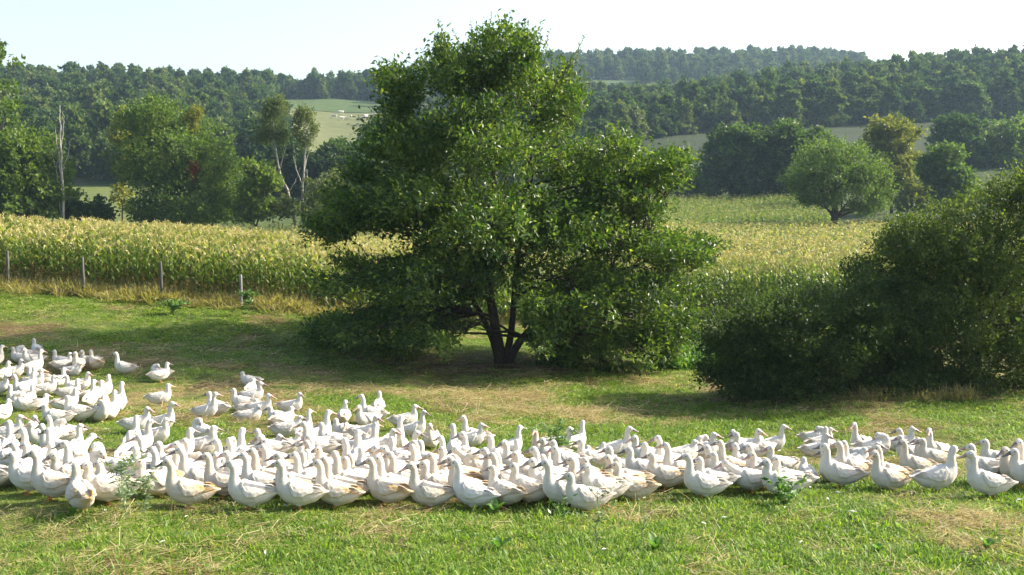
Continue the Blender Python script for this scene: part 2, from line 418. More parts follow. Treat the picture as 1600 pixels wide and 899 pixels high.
# ------------------------------------------------------------------ leaves
def leaf_arrays(pos, axis, nrm, L, Wd, fold=0.25):
    axis = axis / (np.linalg.norm(axis, axis=1)[:, None] + 1e-9)
    side = np.cross(axis, nrm); side /= np.linalg.norm(side, axis=1)[:, None] + 1e-9
    up = np.cross(side, axis)
    L = np.broadcast_to(L, (len(pos),))[:, None]; Wd = np.broadcast_to(Wd, (len(pos),))[:, None]
    mid = pos + axis * L * 0.48 + up * Wd * fold
    V = np.stack([pos, mid + side * Wd * 0.5, pos + axis * L, mid - side * Wd * 0.5], 1)
    f = np.arange(len(pos))[:, None] * 4 + np.arange(4)[None]
    return V.reshape(-1, 3), f

def rand_dirs(n, rng=RNG):
    v = rng.normal(size=(n, 3)); return v / np.linalg.norm(v, axis=1)[:, None]

def ellipsoid_points(blobs, n, rng, shell=0.5):
    """blobs (k,6): centre, radii"""
    b = np.asarray(blobs, float)
    w = (b[:, 3] * b[:, 5] + b[:, 3] * b[:, 4] + b[:, 4] * b[:, 5]); w /= w.sum()
    i = rng.choice(len(b), n, p=w)
    d = rand_dirs(n, rng); rad = rng.random(n) ** (1 / 3.0 * shell)
    return b[i, :3] + d * rad[:, None] * b[i, 3:], d, i

def crown_mesh(name, blobs, n_sprays, per, L, Wd, spray_len, mat, rng, axis_xy=(0, 0), zc=0.0, shell=0.6,
               droop=0.25, up=0.25, cull=0.0, cull_scale=1.0, tint=(0.2, 0.8), mats_alt=None):
    p, d, bi = ellipsoid_points(blobs, n_sprays, rng, shell)
    if cull > 0:
        nz = fbm(p[:, 0] + p[:, 1] * 0.7, p[:, 2] + p[:, 1] * 0.4, cull_scale, 3, 3)
        keep = nz > cull; p, d, bi = p[keep], d[keep], bi[keep]
    n = len(p)
    out = p - np.array([axis_xy[0], axis_xy[1], zc]); out[:, 2] *= 0.5
    out /= np.linalg.norm(out, axis=1)[:, None] + 1e-9
    sd = out + 0.55 * rand_dirs(n, rng) + 0.3 * d; sd[:, 2] += up
    sd /= np.linalg.norm(sd, axis=1)[:, None]
    t = (np.arange(per) + 0.5) / per
    sl = spray_len * (0.5 + rng.random(n))
    pos = p[:, None] + sd[:, None] * (t[None, :, None] - 0.35) * sl[:, None, None]
    pos[..., 2] -= droop * (t[None] ** 2) * sl[:, None]
    pos += rng.normal(scale=spray_len * 0.16, size=pos.shape)
    pos = pos.reshape(-1, 3); m = len(pos)
    ax = np.repeat(sd, per, 0) * 0.7 + rand_dirs(m, rng) * 0.9; ax[:, 2] -= 0.15
    nr = rand_dirs(m, rng) * 0.75 + np.array([0, 0, 0.8])
    s = 0.65 + 0.7 * rng.random(m)
    V, f = leaf_arrays(pos, ax, nr, L * s, Wd * s)
    spray_t = rng.random(n)
    tn = np.clip(tint[0] + (tint[1] - tint[0]) * (0.55 * np.repeat(spray_t, per) + 0.45 * rng.random(m)), 0, 1)
    return mesh_np(name, V, f, mat, {'tint': np.repeat(tn, 4)})

def limb_path(a, b, rng, n=6, sag=0.0, wob=0.06):
    t = np.linspace(0, 1, n)[:, None]
    a = np.asarray(a, float); b = np.asarray(b, float); L = np.linalg.norm(b - a)
    q = a * (1 - t) + b * t
    w = rng.normal(scale=wob * L, size=(n, 3)) * np.sin(np.pi * t)
    q = q + w; q[:, 2] += sag * L * np.sin(np.pi * t[:, 0])
    return q

def add_lobes(bl, n, rng, size=0.42):
    """smaller leaf masses standing out of each big one, so the crown is lumpy and casts shade on itself"""
    out = []
    for b in bl:
        out.append(tuple(np.array(b) * np.array([1, 1, 1, 0.86, 0.86, 0.86])))
        for v in rand_dirs(n, rng):
            f = size * (0.75 + 0.5 * rng.random())
            c = np.array(b[:3]) + v * np.array(b[3:]) * 0.82
            out.append((c[0], c[1], c[2] + 0.1 * b[5], b[3] * f * 1.1, b[4] * f * 1.1, b[5] * f))
    return out

def blobs_from_px(px_blobs, d, base, depth=1.0, layers=(-0.55, 0, 0.55)):
    """ellipses read off the photograph (centre and radii in its pixels) -> solid ellipsoids at their real distance.
    The crown is given the same depth as its width at each height."""
    k = d / F; res = []
    B = np.array(px_blobs, float)
    for (cx, cy, rx, ry) in B:
        c = P(cx, cy, d) - base
        rows = B[np.abs(B[:, 1] - cy) < B[:, 3] + ry * 0.4]
        lo, hi = (rows[:, 0] - rows[:, 2]).min(), (rows[:, 0] + rows[:, 2]).max()
        W = (hi - lo) / 2; off = (cx - (lo + hi) / 2) / W
        dep = W * k * math.sqrt(max(0.05, 1 - off * off)) * depth
        for l in layers:
            ry_ = max(rx * k * 0.8, dep * 0.42)
            s = 1.0 if l == 0 else 0.88
            res.append((c.x, c.y + l * dep, c.z, rx * k * s, ry_, ry * k * s))
    return res

def make_tree(name, label, cat, px, d, blobs_px, n_sprays, per, L, Wd, spray_len, mat, group=None, trunk_r=0.2, bark=None,
              seed=1, shell=0.6, tint=(0.2, 0.8), cull=0.0, cull_scale=1.0, depth=1.0, limbs=14, zc_frac=0.25, fork=0.25, up=0.25, droop=0.25, sink=0.0, crown_name="crown", lobes=6):
    rng = np.random.default_rng(seed)
    base = G(px, d, -0.03 - sink)
    root = empty(name, base)
    tag(root, label, cat, group)
    bl = blobs_from_px(blobs_px, d, base, depth)
    b = np.array(bl); top = (b[:, 2] + b[:, 5]).max()
    mb = MB()
    fz = top * fork
    ax = np.average(b[:, 0], weights=b[:, 3] * b[:, 5])
    mp = limb_path((0, 0, 0), (ax * 0.6, 0, top * 0.82), rng, 8, 0, 0.015)
    mb.tube(mp, trunk_r * np.linspace(1.15, 0.12, 8), 8)
    for i in rng.permutation(len(b))[:limbs]:
        c = b[i, :3] + rand_dirs(1, rng)[0] * b[i, 3:] * 0.4
        h = min(0.75, max(0.27, (c[2] / top) * 0.55)) * (len(mp) - 1)
        a = mp[int(h)] * (1 - h % 1) + mp[min(int(h) + 1, len(mp) - 1)] * (h % 1)
        q = limb_path(a, c, rng, 6, 0.06, 0.05)
        mb.tube(q, trunk_r * 0.5 * (1 - h / len(mp) * 0.6) * np.linspace(1, 0.15, 6), 5)
        for _ in range(3):
            e = q[4] + rand_dirs(1, rng)[0] * b[i, 3:] * 0.8
            mb.tube(limb_path(q[rng.integers(2, 5)], e, rng, 4, 0.03, 0.06), trunk_r * 0.14 * np.linspace(1, 0.2, 4), 4)
    link("trunk", mb.mesh("trunk", bark or M_BARK, True), root)
    bl = add_lobes(bl, lobes, rng) if lobes else bl
    link(crown_name, crown_mesh("crown", bl, n_sprays, per, L, Wd, spray_len, mat, rng, (ax * 0.5, 0), top * zc_frac, shell, droop, up, cull, cull_scale, tint), root)
    return root

# ================================================================== THE BIG TREE
HERO = [(775, 108, 80, 55), (725, 125, 70, 52), (835, 138, 72, 60), (635, 140, 45, 40), (605, 130, 22, 22), (690, 92, 20, 36), (880, 175, 42, 55), (818, 84, 30, 35), (880, 115, 22, 28),
        (650, 230, 90, 65), (780, 220, 125, 80), (885, 245, 65, 60), (602, 232, 38, 20), (566, 272, 34, 24), (632, 188, 30, 28),
        (1010, 262, 62, 32), (960, 290, 80, 45), (1050, 250, 26, 22), (960, 235, 28, 28), (1035, 285, 32, 20),
        (780, 340, 180, 75), (600, 330, 95, 42), (525, 355, 52, 26), (540, 315, 30, 25), (950, 370, 105, 48), (1045, 395, 60, 28), (1085, 382, 36, 17), (1000, 330, 40, 20),
        (570, 425, 75, 34), (520, 440, 36, 20), (695, 430, 130, 60), (880, 440, 120, 55), (1000, 455, 75, 42), (1055, 440, 40, 22), (1060, 500, 34, 36),
        (530, 510, 60, 20), (605, 500, 80, 28), (500, 515, 30, 11), (690, 505, 62, 24), (900, 520, 80, 40), (985, 525, 62, 44), (1030, 510, 50, 45), (850, 558, 22, 26), (945, 560, 24, 24), (640, 535, 50, 12), (1030, 548, 35, 20), (640, 305, 90, 45), (700, 320, 80, 60), (855, 500, 45, 32), (880, 555, 35, 22)]

def hero_tree():
    rng = np.random.default_rng(11)
    d = 32.0
    base = G(785, d, -0.05)
    root = empty("oak_tree", base)
    tag(root, "large dark green oak with low spreading crown standing alone in the meadow", "tree")
    bl = blobs_from_px([(a, b, max(8, c - 9), max(6, e - 7)) for a, b, c, e in HERO], d, base, 0.85, (-0.6, -0.2, 0.25, 0.62))
    bl = np.array(bl)
    k = d / F
    def L(px, py, dy=0.0):
        q = P(px, py, d) - base; return np.array([q.x, q.y + dy, q.z])
    mb = MB()
    stems = [
        ([L(783, 572), L(778, 530), L(766, 470), L(760, 400), L(770, 300), L(775, 200), L(775, 110)], 0.18, 0.03),
        ([L(792, 570), L(810, 535), L(835, 508), L(870, 470, -0.5), L(930, 430, -0.9), L(1000, 405, -1.2)], 0.14, 0.03),
        ([L(788, 568), L(800, 520, 0.3), L(805, 440, 0.6), L(815, 330, 0.8), L(835, 220, 0.8), L(840, 150, 0.8)], 0.12, 0.02),
        ([L(780, 568), L(765, 520, 0.4), L(720, 440, 0.8), L(660, 350, 1.0), L(630, 250, 1.0), L(640, 150, 0.9)], 0.10, 0.02)]
    paths = []
    for pts, r0, r1 in stems:
        pts = np.array(pts); t = np.linspace(0, len(pts) - 1, 16)
        q = np.stack([np.interp(t, np.arange(len(pts)), pts[:, i]) for i in range(3)], 1)
        q[1:-1] = (q[:-2] + 2 * q[1:-1] + q[2:]) / 4
        q += rng.normal(scale=0.03, size=q.shape) * np.linspace(0, 1, 16)[:, None]
        rad = np.linspace(r0, r1, 16); rad[0] *= 1.35
        mb.tube(q, rad, 8); paths.append((q, rad))
    for i in range(len(bl)):                                  # a limb to each mass of the crown, twigs from it
        c = bl[i, :3]
        best = None
        for q, rad in paths:
            dd = np.linalg.norm(q - c, axis=1) + 1.4 * np.clip(q[:, 2] - c[2] + 0.4, 0, None)
            j = int(dd[4:].argmin()) + 4
            if best is None or dd[j] < best[0]: best = (dd[j], q[j], rad[j])
        a, r0 = best[1], min(best[2] * 0.75, 0.05 if c[2] < 2.2 else 0.09)
        q = limb_path(a, c + rand_dirs(1, rng)[0] * bl[i, 3:] * 0.3, rng, 8, 0.08, 0.035)
        mb.tube(q, r0 * np.linspace(1, 0.2, 8), 5)
        for _ in range(7):
            e = q[rng.integers(4, 8)] + rand_dirs(1, rng)[0] * bl[i, 3:] * 0.85
            w = limb_path(q[rng.integers(3, 8)], e, rng, 5, 0.05, 0.05)
            mb.tube(w, r0 * 0.28 * np.linspace(1, 0.2, 5), 4)
    link("trunk", mb.mesh("trunk", M_BARK, True), root)
    me = crown_mesh("crown", add_lobes(bl, 5, rng, 0.40), 18000, 13, 0.145, 0.072, 0.58, M_OAK, rng, (0, 0), 2.0, 0.85, 0.18, 0.3, 0.462, 0.8, (0.15, 1.0))
    link("crown", me, root)
    # thin upright shoots that break the outline at the top
    tops = [(690, 60), (686, 38), (768, 18), (745, 40), (735, 32), (800, 45), (820, 35), (860, 45), (860, 80), (905, 70), (912, 60), (640, 65), (650, 90), (590, 100), (560, 250), (880, 100), (845, 50), (660, 80), (1075, 235), (1085, 262), (985, 222), (520, 330), (480, 345), (1120, 372), (1105, 365), (470, 515), (485, 440), (790, 38), (710, 50)]
    sh = MB(); pos = []; ax = []
    for (tx, ty) in tops:
        e = L(tx, ty, rng.normal() * 0.8); a = e + np.array([(785 - tx) * 0.004 + rng.normal() * 0.12, 0, -0.95 - rng.random() * 0.4])
        q = limb_path(a, e, rng, 6, 0, 0.03); sh.tube(q, np.linspace(0.014, 0.004, 6), 4)
        for s in np.linspace(0.05, 1, 26):
            i = s * 4.99; p = q[int(i)] * (1 - i % 1) + q[int(i) + 1] * (i % 1)
            pos.append(p); v = rand_dirs(1, rng)[0]; v[2] = abs(v[2]) * 0.6 + 0.2; ax.append(v)
    link("twigs", sh.mesh("twigs", M_BARK, True), root)["kind"] = "stuff"
    V, f = leaf_arrays(np.array(pos), np.array(ax), rand_dirs(len(pos), rng), 0.10, 0.05)
    link("top_shoots", mesh_np("top_shoots", V, f, M_OAK, {'tint': np.repeat(0.4 + 0.6 * rng.random(len(pos)), 4)}), root)['kind'] = 'stuff'
hero_tree()

# ================================================================== THE THICKET AT THE RIGHT
make_tree("tall_bush", "tall scrubby bush with small leaves filling the right edge of the meadow", "bush", 1530, 26.5,
          [(1590, 290, 40, 35), (1560, 310, 40, 30), (1500, 340, 55, 30), (1430, 365, 42, 32), (1410, 390, 30, 22), (1640, 320, 60, 70), (1470, 400, 85, 45), (1570, 400, 90, 70),
           (1450, 460, 70, 50), (1550, 500, 100, 70), (1640, 500, 70, 90), (1470, 540, 70, 45), (1600, 560, 90, 40), (1585, 265, 12, 16), (1500, 590, 60, 25), (1570, 595, 60, 25), (1640, 590, 50, 30)],
          9500, 12, 0.085, 0.048, 0.42, M_BUSH, trunk_r=0.09, seed=21, shell=0.7, tint=(0.1, 0.95), limbs=40, fork=0.1, cull=0.40, cull_scale=0.7, depth=0.75, zc_frac=0.2, lobes=5)
make_tree("bramble_thicket", "low dark bramble thicket left of the tall bush at the meadow edge", "bush", 1260, 26.0,
          [(1135, 518, 40, 28), (1188, 500, 40, 26), (1245, 486, 50, 26), (1305, 474, 52, 28), (1360, 440, 45, 32), (1160, 550, 55, 45), (1230, 530, 70, 55), (1310, 530, 80, 65), (1390, 520, 60, 70),
           (1180, 590, 60, 28), (1260, 590, 75, 28), (1350, 595, 70, 28), (1125, 585, 28, 20), (1420, 580, 50, 35)],
          8500, 12, 0.08, 0.05, 0.40, M_BUSH, trunk_r=0.05, seed=22, shell=0.7, tint=(0.0, 0.7), limbs=40, fork=0.1, cull=0.38, cull_scale=0.7, depth=0.7, zc_frac=0.2)

# ================================================================== TREES AND SHRUBS IN THE VALLEY
V = dict(per=9, shell=0.65)
make_tree("broadleaf_tree", "tall open-branched tree cut by the left edge of the view", "tree", -25, 99,
          [(-6, 72, 10, 12), (6, 95, 18, 10), (14, 140, 16, 10), (2, 165, 22, 11), (-40, 110, 30, 40), (16, 190, 14, 7), (-50, 190, 36, 40), (-50, 260, 40, 40)], 480, 9, 0.43, 0.30, 1.0, M_MID, trunk_r=0.28, seed=31, tint=(0.1, 0.8), shell=0.6, cull=0.45)
make_tree("broadleaf_tree", "bushy olive green tree at left edge behind the corn", "tree", 40, 100,
          [(35, 235, 40, 30), (20, 270, 60, 40), (65, 285, 38, 40), (85, 315, 32, 28), (20, 320, 60, 28), (-30, 270, 50, 60), (55, 250, 30, 25)], 2080, 9, 0.38, 0.27, 0.9, M_MID, trunk_r=0.2, seed=32, tint=(0.15, 0.9))
make_tree("shrub", "low dark shrub beside the pale dead tree behind the corn", "shrub", 140, 101,
          [(140, 332, 26, 17), (118, 335, 20, 18), (150, 340, 22, 10)], 400, 9, 0.35, 0.26, 0.7, M_MID, trunk_r=0.08, seed=33, tint=(0.0, 0.25), limbs=6)
make_tree("shrub", "yellow green shrub below the left edge trees", "shrub", 5, 98.5,
          [(5, 325, 20, 18), (25, 335, 18, 12)], 240, 9, 0.35, 0.26, 0.7, M_LIGHT, trunk_r=0.07, seed=34, limbs=6)
et = make_tree("broadleaf_tree", "round bushy green tree behind the corn left of the oak with a red creeper", "tree", 290, 104,
          [(255, 185, 38, 26), (225, 205, 38, 35), (222, 255, 40, 38), (285, 240, 66, 50), (335, 260, 38, 32), (300, 305, 76, 42), (240, 325, 32, 26), (345, 315, 34, 32), (248, 168, 18, 13), (290, 338, 60, 14)],
          4200, 10, 0.27, 0.19, 0.95, M_MID, trunk_r=0.26, seed=35, tint=(0.1, 0.8), limbs=20)
def extra_clump(root, name, blobs_px, d, n, L, mat, seed, per=8, depth=0.8):
    base = root.location
    bl = blobs_from_px(blobs_px, d, base, depth, (0,))
    o = link(name, crown_mesh(name, bl, n, per, L, L * 0.65, 0.7, mat, np.random.default_rng(seed), shell=0.8), root)
    return o
o = extra_clump(et, "yellow_top", [(298, 185, 11, 14), (308, 175, 8, 10), (302, 205, 9, 10)], 103.5, 110, 0.26, M_YEL, 51); o['label'] = "yellowing leaves at the crown top"
o = extra_clump(et, "red_creeper", [(300, 262, 6, 8), (298, 278, 6, 7)], 100.4, 60, 0.24, M_RED, 52); o['label'] = "patch of red creeper leaves"
make_tree("young_tree", "slim young tree with yellow green top behind the round tree", "tree", 192, 118,
          [(190, 176, 7, 9), (188, 192, 9, 9), (196, 225, 12, 22), (180, 215, 8, 12), (195, 265, 12, 22), (190, 305, 11, 20)], 208, 9, 0.43, 0.30, 0.8, M_YEL, trunk_r=0.09, seed=36, limbs=6)
make_tree("young_tree", "small layered light green tree between round tree and white-stemmed trees", "tree", 405, 101,
          [(402, 264, 22, 11), (410, 280, 24, 12), (396, 300, 22, 14), (412, 325, 20, 18), (385, 330, 20, 20), (430, 290, 9, 8)], 640, 9, 0.35, 0.24, 0.8, M_MID, trunk_r=0.1, seed=37, tint=(0.35, 1.0), limbs=10)

def stem_tree(name, label, px, d, stems, blobs, n, mat, bark, seed, L=0.26, group=None, per=9, depth=0.9):
    """slender tree whose bare stems show: stems = pixel polylines with radii in metres"""
    rng = np.random.default_rng(seed)
    base = G(px, d, -0.05)
    root = empty(name, base); tag(root, label, "tree", group)
    mb = MB()
    for pts, r0, r1 in stems:
        q = np.array([list(P(a, b, d) - base) for a, b in pts]); q[0, 2] = min(q[0, 2], 0.0) if pts[0][1] > 300 else q[0, 2]
        t = np.linspace(0, len(q) - 1, 14)
        q = np.stack([np.interp(t, np.arange(len(pts)), q[:, i]) for i in range(3)], 1)
        q[:, 1] += np.cumsum(rng.normal(scale=0.05, size=14)); q[1:, 0] += rng.normal(scale=0.04, size=13)
        mb.tube(q, np.linspace(r0, r1, 14), 6)
    link("trunk", mb.mesh("trunk", bark, True), root)
    if blobs:
        bl = blobs_from_px(blobs, d, base, depth, (-0.4, 0.3))
        link("crown", crown_mesh("crown", bl, n, per, L, L * 0.6, 0.9, mat, rng, shell=0.9, cull=0.4, cull_scale=1.2), root)
    return root
stem_tree("pale_stemmed_tree", "left one of two white-stemmed trees, its trunk leaning far to the left", 470, 103,
          [([(468, 338), (450, 300), (437, 270), (431, 235), (428, 200), (426, 170)], 0.16, 0.03), ([(431, 240), (420, 215), (415, 200)], 0.05, 0.02), ([(437, 268), (446, 235), (440, 200)], 0.05, 0.02), ([(452, 300), (462, 285), (470, 262)], 0.05, 0.02)],
          [(430, 175, 20, 18), (425, 200, 22, 18), (440, 165, 11, 14), (412, 215, 13, 11), (440, 215, 12, 12)], 700, M_LIGHT, M_PALEBARK, 41, 0.22)
stem_tree("pale_stemmed_tree", "right one of two white-stemmed trees with upright trunk and feathery top", 478, 103,
          [([(474, 338), (472, 300), (476, 260), (478, 225), (474, 180)], 0.16, 0.03), ([(473, 290), (462, 265), (459, 245)], 0.06, 0.02), ([(476, 262), (484, 235), (484, 205)], 0.05, 0.02), ([(480, 338), (482, 300), (480, 265)], 0.08, 0.03)],
          [(476, 185, 16, 17), (484, 205, 13, 15), (468, 205, 12, 12), (478, 225, 13, 9)], 480, M_LIGHT, M_PALEBARK, 42, 0.22)
stem_tree("dead_tree", "bare grey dead tree with thin upright stems near the left edge", 97, 98.5,
          [([(97, 345), (99, 300), (96, 250), (95, 200), (93, 165)], 0.15, 0.03), ([(97, 290), (92, 240), (88, 200)], 0.06, 0.02), ([(96, 270), (106, 245), (112, 215)], 0.05, 0.015), ([(92, 250), (86, 262), (83, 240)], 0.04, 0.015), ([(98, 310), (90, 285), (89, 260)], 0.05, 0.02), ([(96, 230), (99, 200), (99, 175)], 0.05, 0.015)],
          None, 0, None, M_PALEBARK, 43)
make_tree("shrub", "pale olive shrub at the foot of the white-stemmed trees", "shrub", 515, 102,
          [(505, 300, 24, 22), (520, 275, 14, 16), (495, 325, 28, 18), (545, 315, 25, 22), (450, 325, 16, 16)], 800, 9, 0.29, 0.20, 0.7, M_LIGHT, trunk_r=0.06, seed=44, limbs=10, cull=0.42)
make_tree("broadleaf_tree", "dark rounded tree below the cow pasture left of the oak", "tree", 545, 165,
          [(530, 238, 24, 16), (565, 240, 24, 16), (540, 258, 42, 24), (560, 275, 50, 25)], 1200, 9, 0.61, 0.45, 1.3, M_MID, trunk_r=0.25, seed=45, tint=(0.0, 0.25))
make_tree("broadleaf_tree", "dark tree behind the white-stemmed trees at the corner of the far pasture", "tree", 462, 168,
          [(452, 240, 22, 24), (472, 262, 30, 26), (440, 275, 28, 28), (465, 290, 40, 18)], 960, 9, 0.61, 0.45, 1.3, M_MID, trunk_r=0.22, seed=46, tint=(0.0, 0.3))
RT = "trees in the dark row along the far corn"
make_tree("broadleaf_tree", "low dark tree at left end of the far tree row right of the oak", "tree", 1078, 170, [(1078, 285, 22, 24), (1060, 300, 22, 20), (1095, 300, 20, 22)], 720, 9, 0.61, 0.45, 1.3, M_MID, trunk_r=0.2, seed=61, tint=(0.0, 0.3))
make_tree("broadleaf_tree", "dark spreading tree second from left in the far tree row", "tree", 1140, 172, [(1130, 225, 22, 20), (1150, 215, 20, 14), (1135, 260, 36, 30), (1160, 290, 26, 24), (1115, 285, 22, 24)], 1200, 9, 0.61, 0.45, 1.3, M_MID, trunk_r=0.25, seed=62, tint=(0.0, 0.4))
make_tree("broadleaf_tree", "dark tree third from left in the far row showing pale stems", "tree", 1192, 171, [(1185, 225, 26, 20), (1205, 250, 26, 28), (1180, 275, 28, 25), (1215, 285, 20, 20)], 1120, 9, 0.61, 0.45, 1.3, M_MID, trunk_r=0.22, seed=63, tint=(0.0, 0.45), bark=M_PALEBARK)
make_tree("broadleaf_tree", "dark tree in the far row directly behind the lone field tree", "tree", 1240, 170, [(1232, 212, 22, 20), (1245, 245, 30, 28), (1240, 285, 32, 26), (1275, 225, 22, 18)], 1040, 9, 0.61, 0.45, 1.3, M_MID, trunk_r=0.22, seed=64, tint=(0.05, 0.5))
make_tree("broadleaf_tree", "lone broad green tree with thick short trunk at edge of the right corn", "tree", 1302, 113.5,
          [(1310, 235, 40, 20), (1280, 255, 42, 28), (1340, 258, 38, 28), (1305, 280, 62, 28), (1365, 290, 22, 26), (1258, 288, 24, 20), (1372, 315, 13, 16), (1340, 305, 26, 18), (1285, 312, 20, 12), (1352, 326, 20, 10), (1262, 308, 14, 14)],
          3000, 10, 0.26, 0.18, 0.95, M_MID, trunk_r=0.42, seed=65, tint=(0.1, 0.8), limbs=14, cull=0.42, cull_scale=1.3, lobes=9)
make_tree("poplar_tree", "tall golden green tree behind the lone field tree", "tree", 1392, 150,
          [(1385, 198, 26, 15), (1405, 212, 26, 22), (1372, 222, 24, 20), (1410, 245, 22, 24), (1388, 255, 36, 30), (1380, 290, 26, 24), (1405, 285, 20, 20)], 1440, 9, 0.49, 0.33, 1.1, M_YEL, trunk_r=0.22, seed=66, tint=(0.0, 0.6), cull=0.42)
make_tree("broadleaf_tree", "small round grey green tree right of the golden tree", "tree", 1476, 140,
          [(1476, 245, 24, 17), (1472, 270, 32, 24), (1485, 295, 30, 22), (1465, 310, 28, 18)], 1040, 9, 0.46, 0.33, 1.1, M_MID, trunk_r=0.18, seed=67, tint=(0.1, 0.6))
make_tree("shrub", "pale yellow green shrub between the golden tree and the round tree", "shrub", 1428, 136,
          [(1428, 302, 18, 16), (1418, 318, 18, 12), (1440, 320, 14, 10)], 360, 9, 0.41, 0.27, 0.8, M_YEL, trunk_r=0.06, seed=68, tint=(0.0, 0.4), limbs=6)
make_tree("broadleaf_tree", "blue green tree on the slope behind the small round tree", "tree", 1505, 205,
          [(1500, 200, 32, 17), (1490, 230, 34, 26), (1520, 245, 34, 30), (1480, 260, 24, 24)], 1200, 9, 0.72, 0.51, 1.5, M_WOOD, trunk_r=0.25, seed=69)
make_tree("broadleaf_tree", "tree with yellowish top at the right edge of the slope", "tree", 1580, 205,
          [(1580, 205, 26, 16), (1560, 228, 32, 26), (1600, 235, 34, 34), (1570, 262, 45, 30), (1640, 230, 36, 40)], 1360, 9, 0.72, 0.51, 1.5, M_MID, trunk_r=0.25, seed=70, tint=(0.2, 0.9))
make_tree("broadleaf_tree", "small pale brownish tree at the foot of the right wood", "tree", 994, 262,
          [(992, 180, 11, 10), (998, 200, 12, 14), (990, 215, 12, 12)], 280, 9, 0.72, 0.51, 1.3, M_LIGHT, trunk_r=0.15, seed=71, limbs=6)
stem_tree("ridge_poplar", "single narrow dark tree standing up on the left skyline", 491, 545,
          [([(491, 122), (491, 108)], 0.3, 0.1)], [(491, 113, 2.6, 5.5), (491, 118, 3, 4)], 160, M_WOOD, M_BARK, 72, 0.9)

# ================================================================== WOODS ON THE HILLS
def wood_kind(seed, n=330, per=9, Lf=0.85):
    rng = np.random.default_rng(seed)
    H = 11.5 + rng.random() * 3; bl = []
    for _ in range(30):
        a = rng.random() * 6.283; q = rng.random() ** 0.6; h = 0.14 + 0.80 * rng.random()
        w = 3.5 * math.sin(min(1, (1.12 - h) * 1.5) * 1.5)
        bl.append((q * w * math.cos(a), q * w * math.sin(a), h * H * 0.88, 0.95 + 0.7 * rng.random(), 0.95 + 0.7 * rng.random(), 0.75 + 0.5 * rng.random()))
    bl.append((0, 0, H * 0.84, 1.8, 1.8, 1.6))
    cm = crown_mesh("woodland_tree", bl, n, per, Lf, Lf * 0.95, 0.9, M_WOOD, rng, (0, 0), H * 0.3, 0.9, 0.15, 0.3, 0, 1, (0.05, 0.95))
    me = bpy.data.meshes.new("woodland_tree")
    import bmesh
    bm = bmesh.new(); bm.from_mesh(cm)
    mb = MB(); mb.tube(limb_path((0, 0, -0.5), (0.2, 0, H * 0.7), rng, 5, 0, 0.02), np.linspace(0.28, 0.08, 5), 5)
    tm = mb.mesh("t", M_BARK); nf = len(bm.faces); bm.from_mesh(tm)
    bm.faces.ensure_lookup_table()
    for f in bm.faces[nf:]: f.material_index = 1
    bm.to_mesh(me); bm.free(); me.materials.append(M_WOOD); me.materials.append(M_BARK)
    return me
WK = [wood_kind(100 + i) for i in range(8)]
def wood_points():
    rng = np.random.default_rng(5); out = []
    def fill(px0, px1, dlo, dhi, step, region, ok=lambda p, d: True, ks=1.0):
        d = min(np.atleast_1d(dlo(np.array([px0, (px0 + px1) / 2, px1]))))
        row = 0
        while d < dhi:
            w = step * F / d; px = px0 + (row % 2) * w / 2
            while px < px1:
                p = px + rng.normal() * w * 0.4; dd = d + rng.normal() * step * 0.4
                if dd > float(dlo(np.array(p))) and ok(p, dd):
                    out.append((p, dd, ks * (0.52 + 0.42 * rng.random() ** 1.3), region))
                px += w
            d += step * 0.87; row += 1
    field = lambda p, d: not (np.interp(d, [190, 300, 360, 425, 470], [428, 445, 455, 430, 412]) < p < 680 and 180 < d < 466)
    fill(-230, 640, lambda p: np.interp(p, [-230, 110, 300, 460, 640], [190, 190, 192, 196, 198]), 470, 6.0, "left", field)
    fill(-230, 640, lambda p: np.interp(p, [-230, 640], [470, 468]), 560, 7, "left", field)
    fill(900, 1790, lambda p: np.interp(p, [900, 1050, 1200, 1350, 1500, 1790], [250, 272, 286, 292, 298, 300]), 470, 6.0, "right")
    fill(590, 940, lambda p: np.interp(p, [590, 940], [195, 200]), 300, 9.5, "mid")
    fill(610, 905, lambda p: np.interp(p, [610, 905], [300, 290]), 560, 16, "mid")
    fill(560, 1360, lambda p: np.interp(p, [560, 1360], [590, 640]), 930, 10, "far", lambda p, d: not (915 < p < 1005 and 560 < d < 645), 1.15)
    return out
WP = wood_points()
def woods():
    rng = np.random.default_rng(6)
    vis = [i for i, (p, d, s, g) in enumerate(WP) if -10 < p < 1610 and not 590 < p < 905 and g in ("left", "right")]
    vis.sort(key=lambda i: WP[i][1]); single = set(vis[:296])
    lab = {"left": ("dark green broadleaf tree among the wood on the left hillside", "trees of the wood on the left hill"),
           "right": ("blue green broadleaf tree among the wood on the right hillside", "trees of the wood on the right hill")}
    first = True; pts, rz, sc, ix = [], [], [], []
    for i, (p, d, s, g) in enumerate(WP):
        q = G(p, d, -0.2); k = int(rng.integers(0, 8)); a = rng.random() * 6.28
        sv = np.array([s * (0.9 + 0.25 * rng.random()), s * (0.9 + 0.25 * rng.random()), s * (0.85 + 0.3 * rng.random())])
        if i in single:
            o = link("woodland_tree", WK[k], None, q, a); o.scale = sv
            tag(o, lab[g][0], "tree", lab[g][1])
        else:
            pts.append(q); rz.append(a); sc.append(sv); ix.append(k)
    scatter("distant_woodland", [src_obj("woodland_tree_kind", m) for m in WK], pts, rz, np.array(sc), ix, "woodland canopy covering the far hilltops")
woods()

